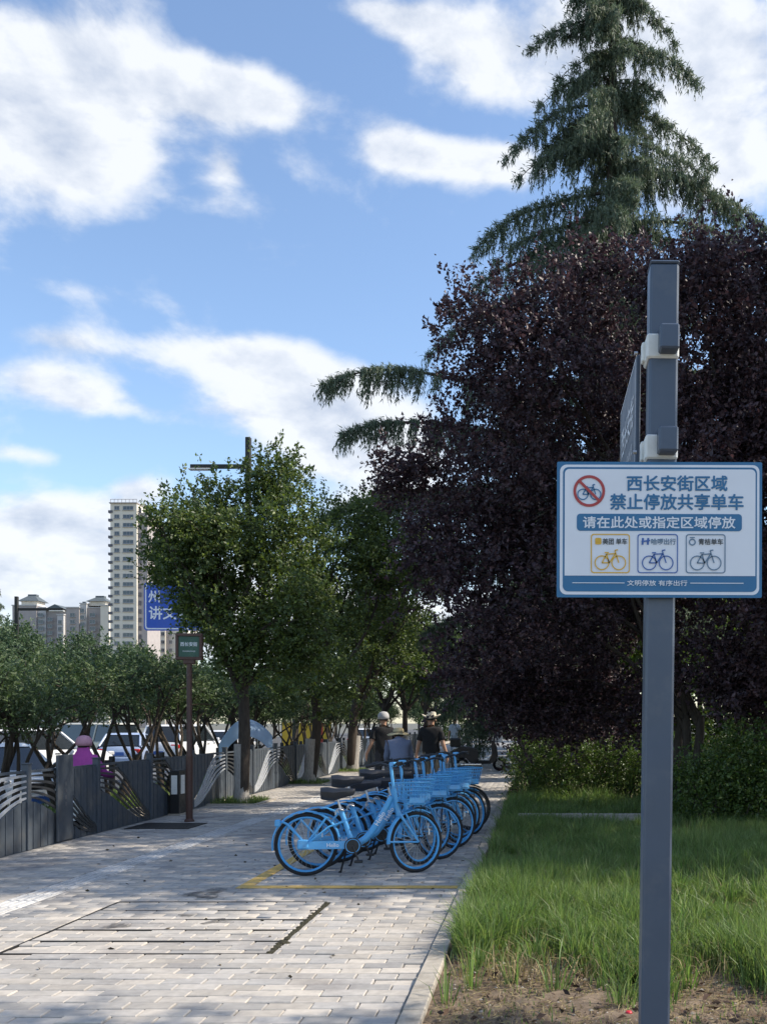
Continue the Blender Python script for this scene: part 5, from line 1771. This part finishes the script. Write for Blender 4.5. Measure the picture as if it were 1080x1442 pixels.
def person(label, loc, rz, J, shirt, trousers, sleeve=.62, leg_cut=1.0, hat=None, hat_style='cowboy', cape=None, hair=True, group=None, scale=1.0):
    """J: joint name -> position, facing +y, feet on z = 0"""
    root = empty('person', loc, rz, scale); tag(root, label, 'person', group)
    R = {'pelvis': .125, 'spine': .12, 'chest': .135, 'neckb': .075, 'neck': .052, 'head': .088, 'crown': .07, 'jaw': .06}
    for s in ('l', 'r'):
        R.update({'sh' + s: .062, 'el' + s: .043, 'wr' + s: .030, 'pa' + s: .032, 'hip' + s: .095, 'kn' + s: .062, 'an' + s: .042, 'heel' + s: .04, 'toe' + s: .032})
    E = [('pelvis', 'spine'), ('spine', 'chest'), ('chest', 'neckb'), ('neckb', 'neck'), ('neck', 'head'), ('head', 'crown')]
    for s in ('l', 'r'):
        E += [('chest', 'sh' + s), ('sh' + s, 'el' + s), ('el' + s, 'wr' + s), ('wr' + s, 'pa' + s), ('pelvis', 'hip' + s), ('hip' + s, 'kn' + s), ('kn' + s, 'an' + s), ('an' + s, 'toe' + s)]
    J = dict(J)
    for s, sg in (('l', -1), ('r', 1)):                # five fingers from the palm
        wv, pv = Vector(J['wr' + s]), Vector(J['pa' + s])
        d = (pv - wv).normalized(); f = Vector((0, 1, 0)); f = (f - d * f.dot(d)).normalized()
        for k, (off, ln, rr) in enumerate(((.055, .05, .0105), (.030, .085, .0095), (.010, .095, .0095), (-.010, .088, .009), (-.030, .068, .008))):
            base = pv + f * off * .7 + (d * -.02 if k == 0 else Vector((0, 0, 0)))
            j1, j2 = f'f{s}{k}a', f'f{s}{k}b'
            dd = (d + f * (.7 if k == 0 else 0)).normalized()
            J[j1] = tuple(base + dd * ln * .5); J[j2] = tuple(base + dd * ln * .85 + Vector((-sg * .018, 0, 0)))
            R[j1] = rr; R[j2] = rr * .85
            E += [('pa' + s, j1), (j1, j2)]
    names = list(J.keys()); ix = {n: i for i, n in enumerate(names)}
    me = bpy.data.meshes.new('b'); me.from_pydata([J[n] for n in names], [(ix[a], ix[c]) for a, c in E if a in ix and c in ix], [])
    to = bpy.data.objects.new('b', me); COL.objects.link(to)
    sk = to.modifiers.new('s', 'SKIN'); sub = to.modifiers.new('u', 'SUBSURF'); sub.levels = 2; sub.render_levels = 2
    for i, n in enumerate(names):
        rr = R.get(n, .05)
        sv = me.skin_vertices[0].data[i]
        sv.radius = (rr * 1.22, rr * .95) if n in ('pelvis', 'spine', 'chest') else (rr, rr)
        sv.use_root = n == 'pelvis'
    bpy.context.view_layer.update()
    body = bpy.data.meshes.new_from_object(to.evaluated_get(bpy.context.evaluated_depsgraph_get()))
    bpy.data.objects.remove(to)
    body.materials.clear(); body.materials.append(M_SKIN)
    body.polygons.foreach_set('use_smooth', [True] * len(body.polygons))
    bo = link(bpy.data.objects.new('body', body), root)
    n = len(body.vertices)
    co = np.zeros(n * 3, np.float32); body.vertices.foreach_get('co', co); co = co.reshape(-1, 3)
    no = np.zeros(n * 3, np.float32); body.vertex_normals.foreach_get('vector', no); no = no.reshape(-1, 3)
    best = np.full(n, 1e9); bone = np.zeros(n, int); par = np.zeros(n)
    for bi, (a, c) in enumerate(E):
        A, B_ = np.array(J[a]), np.array(J[c]); ab = B_ - A
        t = np.clip(((co - A) @ ab) / (ab @ ab), 0, 1)
        dist = np.linalg.norm(co - (A + t[:, None] * ab), axis=1) / ((R.get(a, .05) + R.get(c, .05)) / 2)
        m_ = dist < best
        best[m_] = dist[m_]; bone[m_] = bi; par[m_] = t[m_]
    nm = [E[k] for k in bone]
    top = np.zeros(n, bool); bot = np.zeros(n, bool); shoe = np.zeros(n, bool)
    for i, (a, c) in enumerate(nm):
        if (a, c) in (('pelvis', 'spine'), ('spine', 'chest'), ('chest', 'neckb')) or (a == 'chest' and c.startswith('sh')): top[i] = True
        elif a.startswith('sh'): top[i] = par[i] < sleeve / .62 * .75 if sleeve <= .62 else True
        elif a.startswith('el'): top[i] = sleeve > 1.2
        elif a == 'pelvis' or a.startswith('hip'): bot[i] = True if leg_cut >= 1 or a == 'pelvis' else par[i] < leg_cut
        elif a.startswith('kn'): bot[i] = leg_cut >= 1 and par[i] < .93
        elif a.startswith('an'): shoe[i] = True
        if (a, c) == ('pelvis', 'spine') and par[i] < .25: bot[i] = True

    def garment(nm_, mask, off, material, wrinkle=.006):
        ok = mask if nm_ == 'shoe' else (top | bot)
        faces = [tuple(p.vertices) for p in body.polygons if all(ok[v] for v in p.vertices) and any(mask[v] for v in p.vertices)]
        if not faces: return
        used = sorted({v for f in faces for v in f}); mp = {v: i for i, v in enumerate(used)}
        wv = np.sin(co[used] @ np.array([23., 31., 17.])) * wrinkle + np.sin(co[used, 2] * 38) * wrinkle * .6
        nc = co[used] + no[used] * (off + wv[:, None])
        mb = MB(); mb.add(nc.tolist(), [tuple(mp[v] for v in f) for f in faces])
        o = mb.build(nm_, material, root, True, fix=False)
        so = o.modifiers.new('t', 'SOLIDIFY'); so.thickness = .006; so.offset = -1
    garment('shirt', top, .020, shirt)
    garment('trousers', bot, .016, trousers)
    garment('shoe', shoe, .010, M_BLACKT, .001)
    H = Vector(J['head']); C_ = Vector(J['crown']); up = (C_ - H).normalized()
    if hair:
        h = MB()
        V, F = [], []
        for i in range(7):
            th = PI * .62 * i / 6
            for k in range(14):
                a = 2 * PI * k / 14
                f_ = .096 if math.sin(a) < .3 else .09
                V.append(tuple(H + up * (.03 + .108 * math.cos(th)) + Vector((math.cos(a) * f_ * math.sin(th), math.sin(a) * f_ * 1.1 * math.sin(th) - .012, 0))))
        for i in range(6):
            for k in range(14):
                F.append((i * 14 + k, i * 14 + (k + 1) % 14, i * 14 + 14 + (k + 1) % 14, i * 14 + 14 + k))
        h.add(V, F); h.build('hair', M_HAIR, root, True)
    fc = MB()
    fc.lathe([(.006, 0), (.014, .008), (.010, .022), (.003, .03)], tuple(H + Vector((0, .092, -.012))), 8, 'y')
    for s in (-1, 1): fc.lathe([(.006, -.006), (.022, 0), (.016, .012)], tuple(H + Vector((s * .088, -.004, -.005))), 8, 'x')
    fc.build('ear_and_nose', M_SKIN, root, True)
    ey = MB()
    for s in (-1, 1): ey.lathe([(.004, 0), (.011, .006), (.004, .010)], tuple(H + Vector((s * .033, .082, .012))), 8, 'y')
    ey.lathe([(.004, 0), (.02, .004), (.004, .008)], tuple(H + Vector((0, .082, -.052))), 8, 'y')
    ey.build('eye_and_mouth', M_HAIR, root, True)
    if hat is not None:
        o_ = MB()
        top_ = H + up * .055
        if hat_style == 'cowboy':
            prof = [(.185, .035), (.15, .008), (.105, .0), (.10, .045), (.092, .095), (.07, .115), (.02, .10)]
        elif hat_style == 'sun':
            prof = [(.215, -.03), (.16, -.005), (.105, .015), (.10, .06), (.075, .095), (.02, .105)]
        else:
            prof = [(.118, -.035), (.122, .02), (.11, .075), (.075, .115), (.02, .128)]
        V, F = [], []
        sg = 24
        for (rr, hh) in prof:
            for k in range(sg):
                a = 2 * PI * k / sg
                curl = (.030 * math.cos(2 * a) if hat_style == 'cowboy' and rr > .14 else .012 * math.sin(3 * a) if rr > .14 else 0)
                V.append(tuple(top_ + Vector((rr * math.cos(a), rr * 1.08 * math.sin(a), hh + curl))))
        for i in range(len(prof) - 1):
            for k in range(sg):
                F.append((i * sg + k, i * sg + (k + 1) % sg, i * sg + sg + (k + 1) % sg, i * sg + sg + k))
        F.append(tuple(range((len(prof) - 1) * sg, len(prof) * sg)))
        o_.add(V, F); ho = o_.build('hat', hat, root, True)
        sm = ho.modifiers.new('t', 'SOLIDIFY'); sm.thickness = .006
        bd = MB(); bd.torus(tuple(top_ + Vector((0, 0, .012))), .104, .01, seg=24, rs=6)
        bd2 = MB(); bd2.tube([tuple(top_ + Vector((.104 * math.cos(2 * PI * k / 24), .112 * math.sin(2 * PI * k / 24), .02))) for k in range(24)], .009, 6, closed=True); bd2.build('hat_band', M_BLACKT if hat_style != 'round' else hat, root, True)
    if cape is not None:
        cp = MB(); V, F = [], []
        nb = Vector(J['neckb'])
        rows = [(.085, .17), (.10, .10), (.14, .03), (.165, -.06), (.175, -.18), (.185, -.34), (.20, -.48)]
        for i, (rr, hh) in enumerate(rows):
            for k in range(28):
                a = 2 * PI * k / 28
                w_ = 1 + (.05 * math.sin(7 * a) if i > 2 else 0)
                V.append(tuple(nb + Vector((rr * w_ * math.cos(a), rr * .8 * w_ * math.sin(a), hh))))
        for i in range(len(rows) - 1):
            for k in range(28):
                F.append((i * 28 + k, i * 28 + (k + 1) % 28, i * 28 + 28 + (k + 1) % 28, i * 28 + 28 + k))
        cp.add(V, F); cp.build('cape', cape, root, True)
    return root


def stand(stride=.0, bend=0.0, arm=0.0):
    J = {'pelvis': (0, 0, .95), 'spine': (0, .0, 1.12), 'chest': (0, .0, 1.31), 'neckb': (0, -.005, 1.45), 'neck': (0, .005, 1.52), 'head': (0, .02, 1.62), 'crown': (0, .015, 1.69)}
    for s, g_ in (('l', -1), ('r', 1)):
        q = stride * g_
        J.update({'sh' + s: (g_ * .175, 0, 1.41), 'el' + s: (g_ * .255, -.03 - q * .3, 1.13), 'wr' + s: (g_ * .275 + g_ * arm, .06 - q * .5, .90), 'pa' + s: (g_ * .275 + g_ * arm, .08 - q * .55, .83),
                  'hip' + s: (g_ * .092, 0, .90), 'kn' + s: (g_ * .10, .03 + q * .55, .50), 'an' + s: (g_ * .10, -.02 + q, .085 + (abs(q) * .25 if q < 0 else 0)), 'toe' + s: (g_ * .11, .13 + q, .032)})
    if bend:
        c = Vector(J['pelvis'])
        for n in ('spine', 'chest', 'neckb', 'neck', 'head', 'crown', 'shl', 'ell', 'wrl', 'pal', 'shr', 'elr', 'wrr', 'par'):
            v = Vector(J[n]) - c
            k = bend * (.6 if n == 'spine' else 1)
            J[n] = tuple(c + Vector((v.x, v.y * math.cos(k) + v.z * math.sin(k), v.z * math.cos(k) - v.y * math.sin(k))))
        for s, g_ in (('l', -1), ('r', 1)):                # arms hang and reach forward
            sh_ = Vector(J['sh' + s]); J['el' + s] = tuple(sh_ + Vector((g_ * .05, .08, -.27))); J['wr' + s] = tuple(sh_ + Vector((g_ * .02, .26, -.40))); J['pa' + s] = tuple(sh_ + Vector((g_ * .01, .32, -.43)))
    return J


def sitting(seat=.80, reach=.42):
    J = {'pelvis': (0, 0, seat + .10), 'spine': (0, .01, seat + .28), 'chest': (0, .03, seat + .46), 'neckb': (0, .04, seat + .60), 'neck': (0, .05, seat + .66), 'head': (0, .07, seat + .76), 'crown': (0, .065, seat + .83)}
    for s, g_ in (('l', -1), ('r', 1)):
        J.update({'sh' + s: (g_ * .175, .04, seat + .56), 'el' + s: (g_ * .28, .20, seat + .32), 'wr' + s: (g_ * .30, reach, seat + .28), 'pa' + s: (g_ * .30, reach + .07, seat + .28),
                  'hip' + s: (g_ * .10, .02, seat + .07), 'kn' + s: (g_ * .14, .42, seat + .02), 'an' + s: (g_ * .13, .46, seat - .40), 'toe' + s: (g_ * .13, .62, seat - .44)})
    return J


person('person in black t-shirt and pale straw cowboy hat walking beyond the bicycles', (fx(607, 19.7), 19.7, .004), math.radians(-4), stand(.10, 0, .05), M_BLACKT, M_KHAKI, hat=M_STRAWW, hat_style='cowboy', scale=1.0)
person('person in black top and pale cap walking with arm held out beside the fence', (fx(540, 20.6), 20.6, .004), math.radians(14), stand(-.12, 0, .08), M_BLACKT, M_TROUS, hat=mat('cap_grey', (.4, .4, .4), .8), hat_style='cap', scale=1.0)
person('person in blue-grey shirt and yellow straw sun hat bending over behind the bicycles', (fx(566, 17.2), 16.9, .004), math.radians(10), stand(0, .78), M_GREYS, M_TROUS, sleeve=1.5, hat=M_STRAW, hat_style='sun', scale=.95)
person('person in magenta cape and pink hat riding behind the fence', (-7.14, 15.42, ROAD_Z + .0), math.radians(10), sitting(.73, .55), M_PINK, M_TROUS, sleeve=1.5, hat=M_PINKL, hat_style='round', cape=M_PINK)
person('distant pedestrian in pale shirt far along the path', (fx(640, 44), 44, .004), math.radians(170), stand(.1), M_PALES, M_PALES, hat=None, group=None)
person('rider in dark clothes under the light blue canopy', (-7.45, 23.8, ROAD_Z + .02), math.radians(-72), sitting(.80, .5), M_BLACKT, M_TROUS, sleeve=1.5)

# ------------------------------------------------------------------ lawn grass, weeds, stones
def grass_blades(P, h, rng, lean=.45, width=.006, out=None):
    n = len(P)
    a = rng.uniform(0, 2 * PI, n)
    d = np.stack([np.cos(a), np.sin(a), np.zeros(n)], -1)
    if out is not None:
        d = unit(out + rng.standard_normal((n, 3)) * np.array([.4, .4, 0]))
    b_ = rng.uniform(0, 2 * PI, n)
    s = np.stack([np.cos(b_), np.sin(b_), np.zeros(n)], -1)
    ln = (lean * rng.random(n) ** .8)[:, None]
    h = h[:, None]
    w = (width * rng.uniform(.7, 1.4, n))[:, None]
    up = np.array([[0, 0, 1.0]])
    v = np.empty((n, 5, 3), np.float32)
    m_ = P + up * h * .55 + d * h * ln * .35
    v[:, 0] = P - s * w / 2; v[:, 1] = P + s * w / 2
    v[:, 2] = m_ + s * w * .42; v[:, 3] = m_ - s * w * .42
    v[:, 4] = P + up * h * (1 - .35 * ln) + d * h * ln * 1.05
    q = (np.arange(n) * 5)[:, None]
    f = np.concatenate([q + np.array([[0, 1, 2]]), q + np.array([[0, 2, 3]]), q + np.array([[3, 2, 4]])], 0)
    return v.reshape(-1, 3), f


gr = np.random.default_rng(77)


def scatter(n, x0, x1, y0, y1, near_bias=1.0):
    t = gr.random(n) ** near_bias
    return np.stack([gr.uniform(x0, x1, n), y0 + (y1 - y0) * t, np.full(n, -.01)], -1)


def nz(x, y, k, ph):   # smooth patchiness
    return np.sin(x * k + ph) * np.sin(y * k * .8 + ph * 1.7) + .6 * np.sin(x * k * 2.3 + y * k * 1.1 + ph) * np.sin(y * k * 2.1 - x * k * .7)


P = scatter(230000, -.58, 5.2, 5.0, 15.2, 1.35)
P = P[(P[:, 0] / P[:, 1]) < .30]
x, y = P[:, 0], P[:, 1]
edge = 6.35 + .35 * np.sin(x * 3.1 + .6) + .25 * np.sin(x * 7.7) - 1.05 * np.exp(-((x - .42) / .34) ** 2) + .35 * np.exp(-((x + .1) / .25) ** 2) + .3 * np.exp(-((x - 1.15) / .25) ** 2) - .45 * (x > .62)
keep = gr.random(len(P)) < np.clip((y - edge + .15) / .75, 0, 1) ** 1.3 * (.55 + .45 * (nz(x, y, 2.0, 1.0) > -.55)) + .022
keep &= ~((x < -.50 + .05 * np.sin(y * 9)) & (gr.random(len(P)) < .75))
P = P[keep]; x, y = P[:, 0], P[:, 1]
h = gr.uniform(.11, .27, len(P)) * (1 + .42 * nz(x, y, 1.5, 2.2)) * (1 + .35 * np.exp(-((x + .35) / .3) ** 2 - ((y - 7.0) / .6) ** 2))
edge = 6.35 + .35 * np.sin(x * 3.1 + .6) + .25 * np.sin(x * 7.7) - 1.05 * np.exp(-((x - .42) / .34) ** 2) + .35 * np.exp(-((x + .1) / .25) ** 2) + .3 * np.exp(-((x - 1.15) / .25) ** 2) - .45 * (x > .62)
h = np.clip(h, .05, .40) * np.clip((y - edge + .45) / .9, .28, 1) * np.clip((15.45 - y) / 1.0, .3, 1)
V, F = grass_blades(P, h, gr, .6, .007)
# coarser tufts fanning out of the lawn
TP, TH, TD = [], [], []
for k in range(900):
    cx_, cy_ = gr.uniform(-.52, 3.4), 5.4 + 9.4 * gr.random() ** 1.4
    if cx_ / cy_ > .28 or cy_ < 6.3 + .35 * gr.random() - (.9 if gr.random() < .06 else 0) + .3 * math.sin(cx_ * 3.1 + .6) - 1.0 * math.exp(-((cx_ - .45) / .34) ** 2): continue
    if cx_ < -.1 and 6.6 < cy_ < 8.2: nb = 110
    elif cy_ < 6.3: nb = int(gr.integers(8, 30))
    else: nb = int(gr.integers(25, 75))
    rr_ = gr.random((nb, 1)) * .07; a_ = gr.uniform(0, 2 * PI, (nb, 1))
    d_ = np.concatenate([np.cos(a_), np.sin(a_), 0 * a_], 1)
    TP.append(np.array([[cx_, cy_, -.01]]) + d_ * rr_); TD.append(d_); TH.append(gr.uniform(.14, .34, nb) * gr.uniform(.7, 1.25))
TP, TH, TD = np.concatenate(TP), np.concatenate(TH), np.concatenate(TD)
V2, F2 = grass_blades(TP, TH, gr, .75, .008, TD)
F = np.concatenate([F, F2 + len(V)]); V = np.concatenate([V, V2])
stuff(link(bpy.data.objects.new('lawn_grass', np_mesh('lawn_grass', V, F, M_GRASS))))
bpy.data.objects['lawn_grass']['label'] = 'long uneven green lawn grass'; bpy.data.objects['lawn_grass']['category'] = 'grass'
# dry litter on the bare soil
P = scatter(5200, -.55, 2.0, 4.6, 7.2); P[:, 2] = .008
D = gr.standard_normal((len(P), 3)); D[:, 2] *= .12
V, F = leaves(P, D, .06, .006, gr, .05)
o = stuff(link(bpy.data.objects.new('dry_litter', np_mesh('dry_litter', V, F, M_STRAWG)))); o['label'] = 'dry straw and stalk litter on the bare soil'; o['category'] = 'litter'
P = scatter(2600, -.55, 2.2, 4.6, 6.8)
V, F = grass_blades(P, gr.uniform(.02, .07, len(P)), gr, 1.2, .004)
o = stuff(link(bpy.data.objects.new('dry_grass', np_mesh('dry_grass', V, F, M_STRAWG)))); o['label'] = 'short dry grass stubble on the bare soil'; o['category'] = 'grass'
P = scatter(9000, -.5, 4.0, 5.9, 14.5, 1.3); P = P[(P[:, 0] / P[:, 1]) < .28]
V, F = grass_blades(P, gr.uniform(.08, .26, len(P)), gr, 1.1, .006)
o = stuff(link(bpy.data.objects.new('dead_blades', np_mesh('dead_blades', V, F, M_STRAWG)))); o['label'] = 'dry straw coloured blades mixed into the green lawn'; o['category'] = 'grass'
# weeds between the edging and the hedge
P = scatter(28000, -.55, 4.5, 15.4, 19.2)
h = gr.uniform(.12, .34, len(P)) * (1 + .5 * nz(P[:, 0], P[:, 1], 1.7, .4)); h = np.clip(h, .05, .6)
V, F = grass_blades(P, h, gr, .7, .012)
o = stuff(link(bpy.data.objects.new('weeds', np_mesh('weeds', V, F, M_GRASS)))); o['label'] = 'taller weeds between the lawn edging and the hedge'; o['category'] = 'weeds'
P = scatter(16000, -.58, 9, 19, 45)
V, F = grass_blades(P, gr.uniform(.1, .3, len(P)), gr, .7, .02)
o = stuff(link(bpy.data.objects.new('undergrowth', np_mesh('undergrowth', V, F, M_GRASS)))); o['label'] = 'rough grass under the trees beside the path'; o['category'] = 'grass'
# planting in the strip behind the fence and round the tree bases
P = scatter(24000, -9.4, -8.05, 9, 44); P[:, 2] = -.17
V, F = grass_blades(P, gr.uniform(.10, .42, len(P)), gr, .8, .022)
o = stuff(link(bpy.data.objects.new('strip_grass', np_mesh('strip_grass', V, F, M_GRASS)))); o['label'] = 'green ground cover in the planted strip behind the fence'; o['category'] = 'ground cover'
for k, (tx_, ty_) in enumerate(((fx(340, Y1), Y1), (fx(436, Y2), Y2), (fx(496, Y3), Y3))):
    pit = MB(); pit.box((tx_, ty_, -.004), (.85, 1.2, .024)); structure(pit.build('tree_pit', M_SOIL))
    pk = MB()
    for (cx_, cy_, w_, d_) in ((tx_, ty_ - .65, .97, .1), (tx_, ty_ + .65, .97, .1), (tx_ + .475, ty_, .1, 1.2), (tx_ - .475, ty_, .1, 1.2)): pk.box((cx_, cy_, .0), (w_, d_, .05))
    structure(pk.build('pit_edging', M_KERB))
    P = np.stack([gr.uniform(tx_ - .42, tx_ + .42, 900), gr.uniform(ty_ - .6, ty_ + .6, 900), np.full(900, .005)], -1)
    V, F = grass_blades(P, gr.uniform(.04, .16, 900), gr, .7, .012)
    o = stuff(link(bpy.data.objects.new('pit_grass', np_mesh('pit_grass', V, F, M_GRASS)))); o['label'] = 'short grass round the foot of a street tree'; o['category'] = 'grass'

# pebbles on the soil
V, F = [], []
for k in range(700):
    x, y = gr.uniform(-.55, 2.0), gr.uniform(4.7, 6.9)
    s = gr.choice([.004, .006, .009, .014], p=[.4, .35, .2, .05])
    c = np.array([x, y, .006])
    pts = [c + np.array([s * 1.3, 0, 0]), c + np.array([0, s, 0]), c - np.array([s * 1.1, 0, 0]), c - np.array([0, s, 0]), c + np.array([0, 0, s * .8]), c - np.array([0, 0, s])]
    n = len(V); V += pts
    F += [(n, n + 1, n + 4), (n + 1, n + 2, n + 4), (n + 2, n + 3, n + 4), (n + 3, n, n + 4)]
o = stuff(link(bpy.data.objects.new('pebbles', np_mesh('pebbles', V, np.array(F), mat('pebble', (.30, .27, .23), .85, rnd='island', rnd_amt=.4))))); o['label'] = 'small pale pebbles scattered over the bare soil'; o['category'] = 'pebbles'
# crumbs of soil
V, F = [], []
for k in range(2600):
    x, y = gr.uniform(-.58, 2.2), gr.uniform(4.6, 6.9)
    s = gr.uniform(.004, .016) * gr.random() + .004
    c = np.array([x, y, .004]); j = gr.uniform(.6, 1.4, 6) * s
    pts = [c + np.array([j[0], 0, 0]), c + np.array([0, j[1], 0]), c - np.array([j[2], 0, 0]), c - np.array([0, j[3], 0]), c + np.array([s * .3, s * .2, j[4]]), c - np.array([0, 0, s])]
    n = len(V); V += pts
    F += [(n, n + 1, n + 4), (n + 1, n + 2, n + 4), (n + 2, n + 3, n + 4), (n + 3, n, n + 4)]
o = stuff(link(bpy.data.objects.new('soil_crumbs', np_mesh('soil_crumbs', V, np.array(F), mat('soil_crumb', (.10, .07, .045), .95, rnd='island', rnd_amt=.5))))); o['label'] = 'brown crumbs of soil on the bare ground'; o['category'] = 'soil'
P = np.stack([gr.uniform(-.55, 1.9, 260), gr.uniform(4.7, 6.8, 260), np.full(260, .014)], -1)
D = gr.standard_normal((len(P), 3)); D[:, 2] *= .15
V, F = leaves(P, D, .055, .03, gr, .2)
o = stuff(link(bpy.data.objects.new('dead_leaves', np_mesh('dead_leaves', V, F, mat('dead_leaf', (.13, .075, .04), .85, rnd='island', rnd_amt=.5, col2=(.06, .035, .03)))))); o['label'] = 'brown dead leaves lying on the bare soil'; o['category'] = 'leaves'
# litter leaves on the paving
P = np.stack([gr.uniform(-5.5, -.8, 120), 6 + 10 * gr.random(120), np.full(120, .008)], -1)
D = gr.standard_normal((len(P), 3)); D[:, 2] *= .1
V, F = leaves(P, D, .045, .026, gr, .1)
o = stuff(link(bpy.data.objects.new('fallen_leaves', np_mesh('fallen_leaves', V, F, mat('fallen_leaf', (.055, .042, .02), .8, rnd='island', rnd_amt=.5))))); o['label'] = 'dry fallen leaves scattered on the paving'; o['category'] = 'leaves'
# the red cap by the post
rc_ = px(885, 1430, 5.28)
b = MB(); b.lathe([(.012, -.008), (.017, -.006), (.018, .002), (.014, .008), (.004, .010)], (rc_.x, rc_.y, .016), 14)
for k in range(10):
    b.box((rc_.x + .0175 * math.cos(k * .628), rc_.y + .0175 * math.sin(k * .628), .012), (.003, .003, .008))
cap_ = b.build('bottle_cap', mat('red_cap', (.6, .03, .05), .4), None, True); tag(cap_, 'small red bottle cap lying on the soil by the grey post', 'bottle cap')
